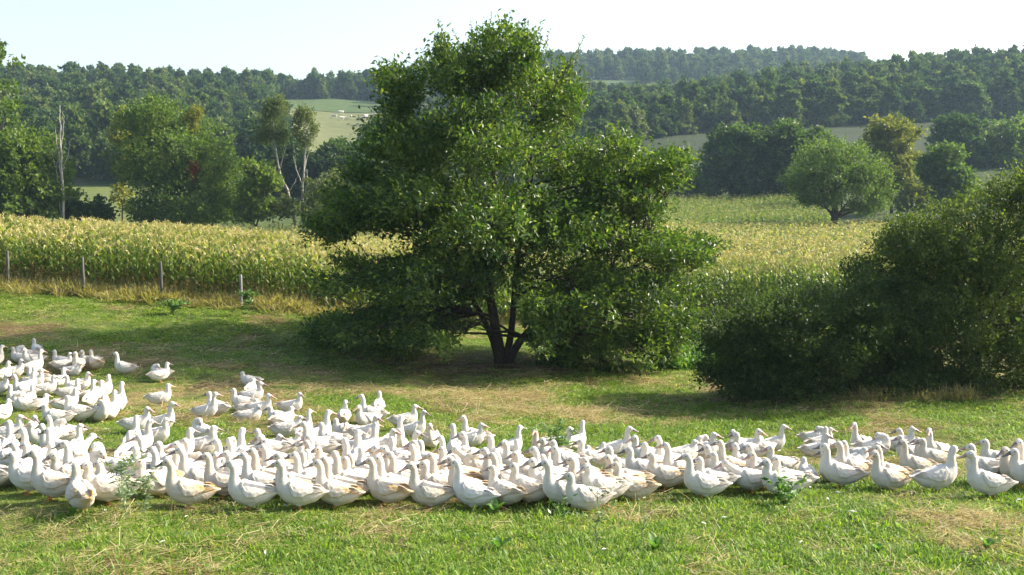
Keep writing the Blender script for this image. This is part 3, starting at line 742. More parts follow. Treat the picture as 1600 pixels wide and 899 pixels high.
# ================================================================== COWS ON THE FAR PASTURE
import bmesh
def remeshed(name, balls, voxel, smooth, mat):
    """one continuous skin around ellipsoids: (x, y, z, rx, ry, rz)"""
    bm = bmesh.new()
    for (x, y, z, a, b, c) in balls:
        bmesh.ops.create_icosphere(bm, subdivisions=2, radius=1.0, matrix=Matrix.Translation((x, y, z)) @ Matrix.Diagonal((a, b, c, 1)))
    me = bpy.data.meshes.new("tmp"); bm.to_mesh(me); bm.free()
    ob = bpy.data.objects.new("tmp", me); COL.objects.link(ob)
    m = ob.modifiers.new("r", 'REMESH'); m.mode = 'VOXEL'; m.voxel_size = voxel
    s = ob.modifiers.new("s", 'SMOOTH'); s.factor = 0.5; s.iterations = smooth
    dg = bpy.context.evaluated_depsgraph_get()
    out = bpy.data.meshes.new_from_object(ob.evaluated_get(dg))
    out.name = name; out.materials.clear(); out.materials.append(mat)
    bpy.data.objects.remove(ob); bpy.data.meshes.remove(me)
    out.polygons.foreach_set('use_smooth', np.ones(len(out.polygons), bool))
    return out
def chain(pts, step=0.45):
    """ellipsoids interpolated along (x, y, z, ry, rz)"""
    pts = np.array(pts, float); out = []
    for a, b in zip(pts[:-1], pts[1:]):
        L = np.linalg.norm(b[:3] - a[:3]); n = max(1, int(math.ceil(L / (step * min(a[3:].min(), b[3:].min()) + 1e-6))))
        n = min(n, 7)
        for t in np.linspace(0, 1, n, endpoint=False):
            q = a * (1 - t) + b * t; out.append((q[0], q[1], q[2], (q[3] + q[4]) / 2, q[3], q[4]))
    q = pts[-1]; out.append((q[0], q[1], q[2], (q[3] + q[4]) / 2, q[3], q[4]))
    return out
M_COW = solid("white_hide", (0.48, 0.44, 0.37), (0.62, 0.58, 0.51), 1.5, 0.85)
M_HOOF = solid("dark_hoof", (0.05, 0.04, 0.035), (0.1, 0.08, 0.07), 5)
def cows():
    def body(graze):
        b = chain([(-1.0, 0, 1.1, .22, .28), (-.7, 0, 1.08, .34, .36), (-.2, 0, 1.02, .37, .40), (.3, 0, 1.02, .35, .40), (.65, 0, 1.1, .28, .34), (.85, 0, 1.2, .2, .25)])
        if graze: b += chain([(.85, 0, 1.15, .18, .22), (1.1, 0, .85, .15, .17), (1.25, 0, .5, .14, .15), (1.33, 0, .25, .10, .12), (1.36, 0, .12, .08, .09)])
        else: b += chain([(.85, 0, 1.2, .18, .22), (1.12, 0, 1.4, .15, .17), (1.28, 0, 1.45, .14, .15), (1.5, 0, 1.32, .10, .11), (1.6, 0, 1.25, .08, .09)])
        hx, hz = (1.22, .58) if graze else (1.22, 1.5)
        b += [(hx, s * .2, hz, .05, .12, .05) for s in (-1, 1)]
        for s in (-1, 1):
            b += chain([(.55, s * .2, .8, .12, .2), (.56, s * .2, .5, .08, .1), (.55, s * .2, .25, .055, .06), (.55, s * .2, .04, .06, .06)])
            b += chain([(-.8, s * .22, .85, .15, .26), (-.78, s * .22, .58, .09, .12), (-.9, s * .22, .42, .065, .08), (-.87, s * .22, .2, .055, .06), (-.86, s * .22, .04, .06, .06)])
        b += chain([(-1.15, 0, 1.2, .04, .05), (-1.22, 0, .9, .03, .03), (-1.22, 0, .6, .04, .06)])
        return remeshed("cow", b, 0.05, 2, M_COW)
    kinds = [body(True), body(False)]
    mb = MB()
    spots = [(525, 186, 0, 170, "white cow farthest left on the far pasture"), (537, 189, 1, 20, "white cow lowest of the left three on the far pasture"), (535, 180, 0, 200, "white cow highest of the left group on the far pasture"),
             (551, 187, 1, 100, "white cow alone in the middle of the far pasture"), (571, 189, 0, 150, "white cow grazing lowest of the right three near the oak"), (574, 186, 1, 60, "white cow close behind the lowest right grazing one"), (588, 184, 0, 110, "white cow nearest the oak leaves on the far pasture")]
    for px, py, k, a, lb in spots:
        d = np.linspace(300, 424, 250); xs = X(px, d)
        r = ray(px, py); zz = r.z / r.y * d
        i = int(np.abs(zz - zfun(xs, d)).argmin())
        o = link("cow", kinds[k], None, G(px, float(d[i]), 0.25), R(a)); o.scale = (0.98,) * 3
        tag(o, lb, "cow", "white cows on the far pasture")
cows()

# ================================================================== CORN
def strip(mb, base, ang, L, W, rise, droop, t0, t1, segs=5, twist=0.0, rng=None):
    """arching blade: starts up at 'rise', bends over by 'droop'"""
    s = np.linspace(0, 1, segs + 1)
    out = L * (s * math.cos(rise)) * (1 - 0.15 * s * droop); up = L * (s * math.sin(rise) - droop * s * s)
    c, sn = math.cos(ang), math.sin(ang)
    ctr = np.stack([base[0] + out * c, base[1] + out * sn, base[2] + up], 1)
    w = W * np.sin(np.pi * np.clip(s * 0.86 + 0.14, 0, 1)) ** 0.7 * 0.5; w[-1] = 0.002
    side = np.stack([-sn * np.cos(twist * s), c * np.cos(twist * s), np.sin(twist * s)], 1)
    V = np.vstack([ctr + side * w[:, None], ctr - side * w[:, None]])
    i = np.arange(segs); f = np.stack([i, i + 1, i + segs + 2, i + segs + 1], 1)
    mb.add(V, f, None, np.concatenate([t0 + (t1 - t0) * s] * 2))

def corn_kind(seed, green):
    rng = np.random.default_rng(seed)
    H = 1.85 + rng.random() * 0.3
    st = MB(); st.tube([(0, 0, -0.05), (0.01, 0, H * 0.5), (0.02 * rng.normal(), 0.02, H * 0.86)], [0.014, 0.012, 0.006], 5, 0.15 if not green else 0.45)
    lf = MB(); n = 12; a0 = rng.random() * 6.28
    for i in range(n):
        h = H * (0.1 + 0.74 * i / (n - 1)); fr = i / (n - 1)
        a = a0 + i * math.pi + rng.normal() * 0.45
        if green: t = 0.1 + 0.25 * rng.random() if fr < 0.15 else 0.42 + 0.2 * rng.random() + 0.1 * fr
        else: t = 0.02 + 0.2 * rng.random() if fr < 0.22 else (0.40 + 0.24 * rng.random() if fr < 0.72 else 0.60 + 0.33 * rng.random())
        L = (0.42 + 0.5 * math.sin(math.pi * (0.15 + 0.7 * fr))) * (0.8 + 0.35 * rng.random())
        dead = fr < 0.22 and not green
        strip(lf, (0, 0, h), a, L * (0.75 if dead else 1), 0.085 if not dead else 0.05, R(62 if not dead else 30), (0.62 + 0.35 * rng.random()) if not dead else 0.9, t, min(1, t + (0.2 if not green else 0.1)), 5, rng.normal() * 0.8)
    if not dead or True:
        c = H * 0.45; st.tube([(0.02, 0, c), (0.06, 0.01, c + 0.09), (0.085, 0.01, c + 0.2)], [0.018, 0.028, 0.01], 5, 0.85)
    ts = MB()
    for i in range(7):
        a = rng.random() * 6.28; sp = 0.0 if i == 0 else 0.12 + 0.08 * rng.random()
        b = (0.02, 0.02, H * 0.84 + 0.02 * i)
        e = (0.02 + sp * math.cos(a), 0.02 + sp * math.sin(a), H * 0.84 + 0.2 + (0.1 if i == 0 else 0))
        ts.tube([b, ((b[0] + e[0]) / 2, (b[1] + e[1]) / 2, b[2] + 0.14), e], [0.006, 0.010, 0.003], 3, 0.98 if not green else 0.88)
    sm, lm, tm = st.mesh("stalk", M_CORN), lf.mesh("leaves", M_CORN), ts.mesh("tassel", M_CORN)
    al = MB()
    for b in (st, lf, ts):
        for v, t in zip(b.v, b.t): pass
    bm = bmesh.new()
    for m in (sm, lm, tm): bm.from_mesh(m)
    whole = bpy.data.meshes.new("corn_plant"); bm.to_mesh(whole); bm.free(); whole.materials.append(M_CORN)
    return sm, lm, tm, whole
CORN_Y = [corn_kind(200 + i, False) for i in range(6)]
CORN_G = [corn_kind(220 + i, True) for i in range(4)]
CORN = CORN_Y + CORN_G

def corn():
    rng = np.random.default_rng(9)
    pts, rz, sc, ix = [], [], [], []
    single = []
    # rows run along the near edge
    for row in range(120):
        off = row * 0.78
        px = -260.0
        while px < 1760:
            dn = float(corn_near(px)); d = dn + off + rng.normal() * 0.05
            grow = 1.0 if off < 12 else (1.5 if off < 30 else 2.2)
            step = (0.19 * grow) * F / d
            px += step * (0.75 + 0.5 * rng.random())
            if d > float(corn_far(px)): continue
            if off > 12 and row % (2 if off < 30 else 3): continue
            if px < -40 and off > 30: continue
            greenp = 0.33 if px < 560 else float(np.interp(d - dn, [0, 5, 11, 20], [0.9, 0.75, 0.2, 0.03]))
            green = rng.random() < greenp
            k = int(rng.integers(6, 10)) if green else int(rng.integers(0, 6))
            s = 0.9 + 0.2 * rng.random() + (0.06 if px > 900 else 0)
            h = s * (1 + 0.08 * (fbm(X(px, d), d, 3.0, 41, 2) - 0.5) * 2)
            q = G(px, d); a = rng.random() * 6.28
            vis_left = -5 < px < 520; vis_right = 1020 < px < 1400
            if (vis_left and row < 2) or (vis_right and row < 2): single.append((q, a, s, h, k, px))
            else:
                pts.append(q); rz.append(a); sc.append((s * (1.0 if grow == 1 else 1.25), s * (1.0 if grow == 1 else 1.25), h)); ix.append(k)
    single.sort(key=lambda t: t[0].y)
    for t in single[298:]:
        pts.append(t[0]); rz.append(t[1]); sc.append((t[2], t[2], t[3])); ix.append(t[4])
    for q, a, s, h, k, px in single[:298]:
        root = empty("corn_plant", q, a); root.scale = (s, s, h)
        sm, lm, tm, _ = CORN[k]
        link("stalk", sm, root); o = link("leaves", lm, root); o['kind'] = 'stuff'; link("tassel", tm, root)
        if px < 700: tag(root, "ripening corn plant with yellowed leaves in the front rows behind the fence posts", "corn plant", "front corn plants of the left field")
        else: tag(root, "tall corn plant at the field edge between the oak and the thicket", "corn plant", "front corn plants right of the oak")
    scatter("corn_field", [src_obj("corn_plant_kind", c[3]) for c in CORN], pts, rz, np.array(sc), ix, "ripening corn field filling the valley floor behind the meadow")
    # the strip of greener corn farther off, under the dark tree row
    pts, rz, sc, ix = [], [], [], []
    for d in np.arange(116.5, 168, 1.25):
        px = 940.0
        while px < 1296 + (d - 116) * 0.1:
            px += (0.55 + 0.3 * rng.random()) * F / d
            pts.append(G(px, d + rng.normal() * 0.2)); rz.append(rng.random() * 6.28); s = 1.05 + 0.25 * rng.random()
            sc.append((s * 1.4, s * 1.4, s)); ix.append(int(rng.integers(6, 10)))
    scatter("green_corn_strip", [src_obj("corn_plant_kind", c[3]) for c in CORN], pts, rz, np.array(sc), ix, "greener corn strip in front of the dark tree row")
corn()

# ================================================================== FENCE POSTS AND DRY GRASS AT THE FIELD EDGE
def posts():
    rng = np.random.default_rng(3)
    data = [(10, 37.6, 1.32, 0.048, M_POST, "grey wooden fence post nearest the left edge of the corn", 0.02),
            (129, 37.2, 1.32, 0.05, M_POST, "leaning grey wooden fence post second from the left edge", -0.05),
            (250, 37.0, 1.36, 0.05, M_POST, "weathered wooden fence post before the reddest corn, third from the left", 0.03),
            (375, 36.7, 1.1, 0.045, M_POSTPALE, "pale whitish fence post closest to the oak", 0.0)]
    for px, d, h, r, m, lb, lean in data:
        q = G(px, d)
        mb = MB(); pr = [(0, 0, -0.3), (lean * 0.3, 0, h * 0.33), (lean * 0.7, 0.01, h * 0.66), (lean, 0, h - 0.02), (lean, 0, h + 0.015)]
        mb.tube(pr, [r * 1.08, r, r * 0.97, r * 0.92, r * 0.5], 9)
        tag(link("fence_post", mb.mesh("fence_post", m, True), None, q, rng.random() * 6), lb, "fence post", "posts along the corn field")
posts()

def tuft(name, n, h0, h1, rad, w, lean, mat, seed, t0, t1, flat=False, segs=3):
    rng = np.random.default_rng(seed); mb = MB()
    for i in range(n):
        a = rng.random() * 6.28; q = rad * math.sqrt(rng.random()); b = (q * math.cos(a), q * math.sin(a), -0.015)
        L = h0 + (h1 - h0) * rng.random(); t = t0 + (t1 - t0) * rng.random()
        if flat:
            strip(mb, (b[0], b[1], 0.01 + 0.05 * rng.random()), rng.random() * 6.28, L, w, R(rng.normal() * 9), 0.02, t, t, 1, rng.normal())
        else:
            strip(mb, b, a + rng.normal() * 0.8, L, w * (0.7 + 0.6 * rng.random()), R(85 - lean * rng.random()), 0.25 * rng.random() + lean / 220, t * 0.8, min(1, t + 0.08), segs, rng.normal() * 0.5)
    return mb.mesh(name, mat)

def meadow():
    rng = np.random.default_rng(12)
    kinds = [tuft("grass_tuft", 36, 0.04, 0.10, 0.12, 0.009, 75, M_GRASS, 300 + i, 0.0, 0.95) for i in range(3)]
    kinds += [tuft("grass_tuft_tall", 24, 0.07, 0.16, 0.10, 0.010, 60, M_GRASS, 310 + i, 0.1, 0.6) for i in range(2)]
    kinds += [tuft("grass_tuft_dry", 26, 0.04, 0.11, 0.12, 0.008, 70, M_GRASS, 320 + i, 0.7, 1.0) for i in range(2)]
    kinds += [tuft("straw_litter", 22, 0.06, 0.26, 0.20, 0.009, 0, M_STRAW, 330 + i, 0.1, 1.0, True) for i in range(3)]
    pts, rz, sc, ix = [], [], [], []
    def band(d0, d1, dens, size, k):
        A = 0.5 * 1.06 * (d1 * d1 - d0 * d0); n = int(A * dens)
        d = np.sqrt(d0 * d0 + rng.random(n) * (d1 * d1 - d0 * d0)); x = (rng.random(n) - 0.5) * 1.06 * d
        px = x / d * F + 800
        keep = d < corn_near(px) - 0.2
        bush = (px > 1100) & (d > 25.2 + 0.8 * vnoise(x, d, 3)) & (d < 40)
        keep &= ~bush
        d, x, px = d[keep], x[keep], px[keep]
        st = straw_mask(x, d); di = dirt_mask(x, d)
        lush = np.clip((fbm(x, d, 3.5, 71, 3) - 0.42) * 5, 0, 1)
        lush = np.maximum(lush, np.clip((d - 31.5) / 4, 0, 0.9) * (px < 700))
        lush = np.where((px > 1000) & (d > 20), np.maximum(lush, 0.6), lush)
        st = st * (1 - 0.75 * np.where((px > 1000) & (d > 21), 1, 0)) * np.where((d > 30.5) & (px < 700), 0.25, 1)
        u = rng.random(len(d)); v = rng.random(len(d))
        z = zfun(x, d)
        for i in range(len(d)):
            if u[i] < di[i] * 0.75: 
                if v[i] < 0.25: kk = int(rng.integers(7, 10))
                else: continue
            elif u[i] < st[i] * 0.66: kk = int(rng.integers(7, 10)) if v[i] < 0.7 else int(rng.integers(5, 7))
            elif v[i] < lush[i] * 0.22: kk = int(rng.integers(3, 5))
            elif v[i] > 0.90: kk = int(rng.integers(5, 7))
            else: kk = int(rng.integers(0, 3))
            pts.append((x[i], d[i], z[i])); rz.append(rng.random() * 6.28)
            s = size * (0.7 + 0.5 * rng.random()) * (0.75 + 0.5 * lush[i]); sc.append((s * k, s * k, s)); ix.append(kk)
    band(8.6, 15.5, 125, 0.95, 1.0)
    band(15.5, 24, 68, 1.0, 1.3)
    band(24, 45, 28, 1.05, 1.8)
    me = scatter("grass", [src_obj("grass_source_%02d" % i, m) for i, m in enumerate(kinds)], pts, rz, np.array(sc), ix, "short mown grass mixed with dry straw on the meadow", tilt=rng.normal(scale=0.08, size=(len(pts), 2)))
    # tall dry grass along the foot of the corn
    kd = [tuft("dry_grass_tuft", 20, 0.25, 0.75, 0.18, 0.022, 50, M_DRY, 340 + i, 0.0, 1.0, segs=4) for i in range(4)]
    pts, rz, sc, ix = [], [], [], []
    for _ in range(1900):
        px = -120 + rng.random() * 760; d = float(corn_near(px)) - 0.15 - abs(rng.normal()) * 0.55
        n = float(fbm(px * 0.02, 0.0, 1.0, 15, 2))
        pts.append(G(px, d)); rz.append(rng.random() * 6.28); s = (0.5 + 0.6 * rng.random()) * (0.6 + 0.8 * n); sc.append((s * 1.2, s * 1.2, s)); ix.append(int(rng.integers(0, 4)))
    for _ in range(60):
        px = 1340 + rng.random() * 190; d = 25.0 - abs(rng.normal()) * 0.35
        pts.append(G(px, d)); rz.append(rng.random() * 6.28); s = 0.5 + 0.4 * rng.random(); sc.append((s, s, s)); ix.append(int(rng.integers(0, 4)))
    scatter("dry_grass", [src_obj("dry_grass_source", m) for m in kd], pts, rz, np.array(sc), ix, "tall dry yellow grass along the foot of the corn and bushes")
    # lush weeds between the oak and the thicket
    kw = [tuft("nettle_clump", 40, 0.15, 0.55, 0.2, 0.05, 60, M_WEED, 350 + i, 0.1, 0.8, segs=3) for i in range(3)]
    pts, rz, sc, ix = [], [], [], []
    for _ in range(420):
        px = 1045 + rng.random() * 110; d = 31.5 + rng.random() * 7
        pts.append(G(px, d)); rz.append(rng.random() * 6.28); s = 0.6 + 0.7 * rng.random(); sc.append((s, s, s)); ix.append(int(rng.integers(0, 3)))
    scatter("nettles", [src_obj("nettle_source", m) for m in kw], pts, rz, np.array(sc), ix, "bright green nettles between the oak and the thicket")
meadow()

# ================================================================== WEEDS STANDING IN THE FOREGROUND
def broad_leaf(L, W, droop, seed):
    rng = np.random.default_rng(seed); mb = MB(); n = 7
    s = np.linspace(0, 1, n); out = L * s * 0.55; up = L * (s * 0.95 - droop * s * s)
    w = W * np.sin(np.pi * (0.08 + 0.9 * s)) ** 0.8 * 0.5; w[0] = W * 0.08
    C = np.stack([out, np.zeros(n), up], 1); sd = np.array([0, 1, 0.0])
    wav = np.sin(s * 14 + rng.random() * 6) * W * 0.06
    V = np.vstack([C + sd * w[:, None] + np.stack([-w * 0.3, s * 0, w * 0.35 + wav], 1), C, C - sd * w[:, None] + np.stack([-w * 0.3, s * 0, w * 0.35 - wav], 1)])
    i = np.arange(n - 1); f = np.vstack([np.stack([i, i + 1, i + n + 1, i + n], 1), np.stack([i + n, i + n + 1, i + 2 * n + 1, i + 2 * n], 1)])
    mb.add(V, f, None, np.concatenate([0.35 + 0.2 * s, 0.7 + 0 * s, 0.35 + 0.2 * s]))
    return mb.mesh("leaf", M_WEED, True)
def dock(px, d, leaves, size, label, name="dock_plant"):
    root = empty(name, G(px, d)); tag(root, label, "plant", "broad leaved weeds in the foreground")
    for i in range(leaves):
        o = link("leaf", broad_leaf(size * (0.7 + 0.4 * random.random()), size * 0.34, 0.25 + 0.35 * random.random(), 400 + i), root)
        o.rotation_euler = (0, R(random.uniform(-18, 10)), i * 6.283 / leaves + random.random())
dock(772, 11.95, 6, 0.27, "dock plant with upright broad leaves just in front of the flock's middle")
dock(1028, 10.35, 6, 0.24, "broad leaved dock at the bottom edge below the grey duck")
dock(778, 10.2, 5, 0.22, "broad leaved dock at the bottom edge below the upright dock")
dock(1385, 10.15, 6, 0.18, "small dark dock near the bottom right corner")
dock(1560, 10.2, 7, 0.2, "dark broad leaved dock in the bottom right corner")
dock(98, 11.3, 5, 0.16, "small dock in the grass left of the tall grey weed")

def tall_weed(px, d, h, label, mat, seed, nl=46, ll=0.075, lw=0.02, branch=5, spread=0.16):
    rng = np.random.default_rng(seed)
    root = empty("tall_weed", G(px, d)); tag(root, label, "plant", "tall weeds standing above the grass")
    mb = MB(); q = limb_path((0, 0, -0.03), (rng.normal() * 0.05, 0.03, h), rng, 7, 0, 0.03)
    mb.tube(q, np.linspace(0.006, 0.002, 7), 5, 0.3)
    P_, A_ = [], []
    paths = [q]
    for b in range(branch):
        i = rng.integers(3, 6); e = q[i] + np.array([rng.normal() * spread, rng.normal() * spread, 0.08 + 0.14 * rng.random()])
        w = limb_path(q[i], e, rng, 5, 0, 0.04); mb.tube(w, np.linspace(0.003, 0.001, 5), 4, 0.3); paths.append(w)
    for p in paths:
        n = nl if p is q else nl // 3
        for s in np.linspace(0.15, 1, n):
            i = s * (len(p) - 1.01); c = p[int(i)] * (1 - i % 1) + p[int(i) + 1] * (i % 1)
            v = rand_dirs(1, rng)[0]; v[2] = v[2] * 0.4 + 0.25; P_.append(c); A_.append(v)
    link("stem", mb.mesh("stem", mat, True), root)
    V_, f = leaf_arrays(np.array(P_), np.array(A_), rand_dirs(len(P_), rng), ll * (0.6 + 0.8 * rng.random(len(P_))), lw)
    link("foliage", mesh_np("foliage", V_, f, mat, {'tint': np.repeat(rng.random(len(P_)), 4)}), root)
tall_weed(183, 11.2, 0.62, "tall grey green leafy weed in front of the flock at left", M_GREYWEED, 501, 60, 0.09, 0.022, 9, 0.2)
tall_weed(215, 11.5, 0.42, "shorter grey green weed just right of the tall leafy one at left", M_GREYWEED, 502, 40, 0.085, 0.022, 6, 0.16)
tall_weed(935, 10.3, 0.58, "tall thin dark stemmed weed below the grey duck", M_GREYWEED, 503, 36, 0.05, 0.02, 5, 0.09)
tall_weed(882, 10.8, 0.42, "thin weed stem left of the tallest one below the grey duck", M_WEED, 504, 30, 0.05, 0.018, 4, 0.08)
tall_weed(1005, 10.2, 0.36, "thin weed stem right of the tallest one below the grey duck", M_GREYWEED, 505, 24, 0.045, 0.016, 3, 0.07)
tall_weed(872, 15.4, 0.62, "green yellow weed growing in the middle of the flock", M_WEED, 506, 60, 0.11, 0.03, 9, 0.22)
tall_weed(1240, 12.6, 0.16, "low leafy green weed by the front row at right", M_WEED, 507, 50, 0.09, 0.04, 9, 0.2)
tall_weed(378, 35.2, 0.75, "dark green thistle at the foot of the pale fence post", M_WEED, 508, 60, 0.14, 0.05, 10, 0.25)
tall_weed(268, 35.0, 0.35, "low dark green weed by the third fence post", M_WEED, 509, 60, 0.14, 0.06, 10, 0.25)

# ================================================================== THE FLOCK
def duck_mat():
    m, nt, out = new_mat("white_plumage")
    oi = N(nt, 'ShaderNodeObjectInfo'); sep = N(nt, 'ShaderNodeSeparateColor'); nt.links.new(oi.outputs['Color'], sep.inputs[0])
    at = N(nt, 'ShaderNodeAttribute', attribute_name='dirt')
    tc = N(nt, 'ShaderNodeTexCoord')
    mp = N(nt, 'ShaderNodeMapping'); mp.inputs['Scale'].default_value = (0.6, 1.6, 1.6)
    nt.links.new(tc.outputs['Object'], mp.inputs[0])
    nz = N(nt, 'ShaderNodeTexNoise'); nz.inputs['Scale'].default_value = 9; nz.inputs['Detail'].default_value = 6; nt.links.new(mp.outputs[0], nz.inputs[0])
    md = N(nt, 'ShaderNodeMath', operation='MULTIPLY'); nt.links.new(at.outputs['Fac'], md.inputs[0]); nt.links.new(sep.outputs[0], md.inputs[1])
    nr = ramp(nt, [(0.35, (0.25, 0.25, 0.25)), (0.65, (1, 1, 1))], nz.outputs[0])
    m2 = N(nt, 'ShaderNodeMath', operation='MULTIPLY', use_clamp=True); nt.links.new(md.outputs[0], m2.inputs[0]); nt.links.new(nr.outputs[0], m2.inputs[1])
    base = N(nt, 'ShaderNodeMixRGB'); base.inputs[1].default_value = (0.61, 0.58, 0.52, 1); base.inputs[2].default_value = (0.50, 0.44, 0.35, 1); nt.links.new(sep.outputs[1], base.inputs[0])
    mx = N(nt, 'ShaderNodeMixRGB'); mx.inputs[2].default_value = (0.44, 0.29, 0.12, 1)
    nt.links.new(m2.outputs[0], mx.inputs[0]); nt.links.new(base.outputs[0], mx.inputs[1])
    pb = N(nt, 'ShaderNodeBsdfPrincipled'); pb.inputs['Roughness'].default_value = 0.75; pb.inputs['Specular IOR Level'].default_value = 0.2
    pb.inputs['Sheen Weight'].default_value = 0.25
    nt.links.new(mx.outputs[0], pb.inputs['Base Color'])
    n3 = N(nt, 'ShaderNodeTexNoise'); n3.inputs['Scale'].default_value = 38; n3.inputs['Detail'].default_value = 3; nt.links.new(mp.outputs[0], n3.inputs[0])
    b = N(nt, 'ShaderNodeBump'); b.inputs['Strength'].default_value = 0.35; b.inputs['Distance'].default_value = 0.012
    nt.links.new(n3.outputs[0], b.inputs['Height']); nt.links.new(b.outputs[0], pb.inputs['Normal'])
    nt.links.new(pb.outputs[0], out.inputs[0])
    return m
M_PLUME = duck_mat()
def obj_color_mat(name, rough):
    m, nt, out = new_mat(name)
    oi = N(nt, 'ShaderNodeObjectInfo')
    tc = N(nt, 'ShaderNodeTexCoord'); nz = N(nt, 'ShaderNodeTexNoise'); nz.inputs['Scale'].default_value = 40; nt.links.new(tc.outputs['Object'], nz.inputs[0])
    rp = ramp(nt, [(0.3, (0.75, 0.75, 0.75)), (0.7, (1, 1, 1))], nz.outputs[0])
    mx = N(nt, 'ShaderNodeMixRGB', blend_type='MULTIPLY'); mx.inputs[0].default_value = 1; nt.links.new(oi.outputs['Color'], mx.inputs[1]); nt.links.new(rp.outputs[0], mx.inputs[2])
    pb = N(nt, 'ShaderNodeBsdfPrincipled'); pb.inputs['Roughness'].default_value = rough
    nt.links.new(mx.outputs[0], pb.inputs['Base Color']); nt.links.new(pb.outputs[0], out.inputs[0])
    return m
M_BILL = obj_color_mat("bill_horn", 0.45)
M_LEG = solid("orange_leg", (0.42, 0.15, 0.04), (0.62, 0.27, 0.08), 20, 0.6)
M_EYE = solid("dark_eye", (0.01, 0.01, 0.012), (0.02, 0.016, 0.014), 5, 0.15, spec=0.6)

BODY = [(-.41, .245, .045, .010), (-.35, .232, .062, .026), (-.28, .212, .085, .060), (-.19, .190, .112, .102), (-.09, .180, .130, .128), (.01, .184, .134, .138), (.09, .20, .124, .134), (.15, .232, .10, .112), (.18, .28, .075, .088)]
def neck_of(kind, rng):
    if kind == 'u': return [(.190, .34, .063), (.186, .395, .053), (.183, .445, .048), (.187, .49, .046), (.202, .525, .048)], 0
    if kind == 'n': return [(.198, .33, .062), (.193, .375, .053), (.184, .41, .048), (.19, .445, .048)], 0
    if kind == 'l': return [(.195, .315, .058), (.192, .345, .05), (.19, .37, .046)], 0
    if kind == 'd': return [(.215, .275, .066), (.27, .272, .052), (.325, .235, .044), (.368, .185, .041), (.395, .135, .042)], -62
    if kind == 'p': return [(.192, .33, .062), (.172, .372, .053), (.13, .392, .047), (.085, .385, .046)], -30
    if kind == 'e': return [(.215, .30, .068), (.262, .34, .053), (.305, .377, .045), (.338, .402, .043)], -8

def bill_mesh():
    """flat duck bill along +x from the face, slightly upturned"""
    mb = MB()
    rings = [(0.0, .021, .021, 0.0), (.02, .018, .016, -.004), (.045, .0165, .010, -.011), (.068, .0175, .007, -.014), (.084, .014, .0055, -.014), (.092, .006, .003, -.0145)]
    k = 10; an = np.linspace(0, 2 * np.pi, k, endpoint=False); V = []
    for x, w, h, z in rings: V.append(np.stack([np.full(k, x), w * np.cos(an), z + h * np.sin(an)], 1))
    V = np.vstack(V); n = len(rings)
    i = np.arange(n - 1)[:, None] * k; j = np.arange(k)[None]; j2 = (j + 1) % k
    f = np.stack([i + j, i + j2, i + k + j2, i + k + j], -1).reshape(-1, 4)
    c = len(V); V = np.vstack([V, [[.094, 0, -.0145]]])
    j = np.arange(k); f3 = np.stack([np.full(k, c), (n - 1) * k + j, (n - 1) * k + (j + 1) % k], 1)
    mb.add(V, f, f3)
    return mb.mesh("bill", M_BILL, True)
BILL = bill_mesh()

def wing_mesh(side):
    """folded wing hugging the flank: rows of overlapping feathers ending in long primaries"""
    st = np.array(BODY); st[:, 0] = np.where(st[:, 0] > 0.1, st[:, 0], 0.1 + (st[:, 0] - 0.1) * 0.86); xs = st[:, 0]
    nu, nv = 34, 13
    u = np.linspace(0, 1, nu)[None, :]; v = np.linspace(0, 1, nv)[:, None]
    x = 0.125 - u * 0.41
    z0 = np.interp(x, xs, st[:, 1]); ry = np.interp(x, xs, st[:, 2]); rz = np.interp(x, xs, st[:, 3])
    top = R(78) - u * R(10)
    low = R(8) - R(22) * np.sin(np.pi * np.clip(u * 1.25, 0, 1)) + R(42) * u ** 2 + R(50) * np.clip(0.2 - u, 0, 1) / 0.2
    th = top + (low - top) * v
    # overlapping feathers: saw-tooth relief, rows staggered
    rows = v * 4.0; ph = (u * 5 + 0.5 * np.floor(rows)) % 1.0; rr = rows % 1.0
    relief = 0.012 * (1 - u * 0.3) + 0.008 * ph * (0.4 + 0.6 * np.sin(np.pi * rr)) + 0.006 * rr
    edge = np.minimum(1, np.minimum(v * 6, np.minimum((1 - v) * 9 + 0.15, np.minimum(u * 12, 1.0))))
    dlt = -0.012 + (0.012 + relief) * np.clip(edge + 0 * u, 0, 1)
    X_ = x + 0 * v; Y_ = side * (ry * 1.02 + dlt) * np.cos(th); Z_ = z0 + (rz * 1.02 + dlt) * np.sin(th)
    V = np.stack([X_, Y_, Z_], -1).reshape(-1, 3)
    i = np.arange(nv - 1)[:, None] * nu; j = np.arange(nu - 1)[None]
    f = np.stack([i + j, i + j + 1, i + nu + j + 1, i + nu + j], -1).reshape(-1, 4)
    mb = MB(); mb.add(V, f)
    # primaries: five slim blades crossing over the rump
    for q in range(5):
        a = np.array([-0.16, side * (0.105 - 0.013 * q), 0.225 + 0.016 * q]); b = np.array([-0.325 + 0.016 * q, side * (0.032 + 0.006 * q), 0.252 + 0.008 * q])
        t = np.linspace(0, 1, 6)[:, None]; c = a * (1 - t) + b * t; c[:, 2] += 0.012 * np.sin(np.pi * t[:, 0])
        mb.tube(c, 0.017 * np.array([.5, 1, 1, .9, .6, .1]), 6, 0.5, 0.3)
    me = mb.mesh("wing", M_PLUME, True)
    co = np.vstack(mb.v)
    at = me.attributes.new('dirt', 'FLOAT', 'POINT'); at.data.foreach_set('value', np.clip(0.25 + (-co[:, 0] - 0.02) * 2.6, 0.15, 1).astype(np.float32))
    return me
WING = {1: wing_mesh(1), -1: wing_mesh(-1)}

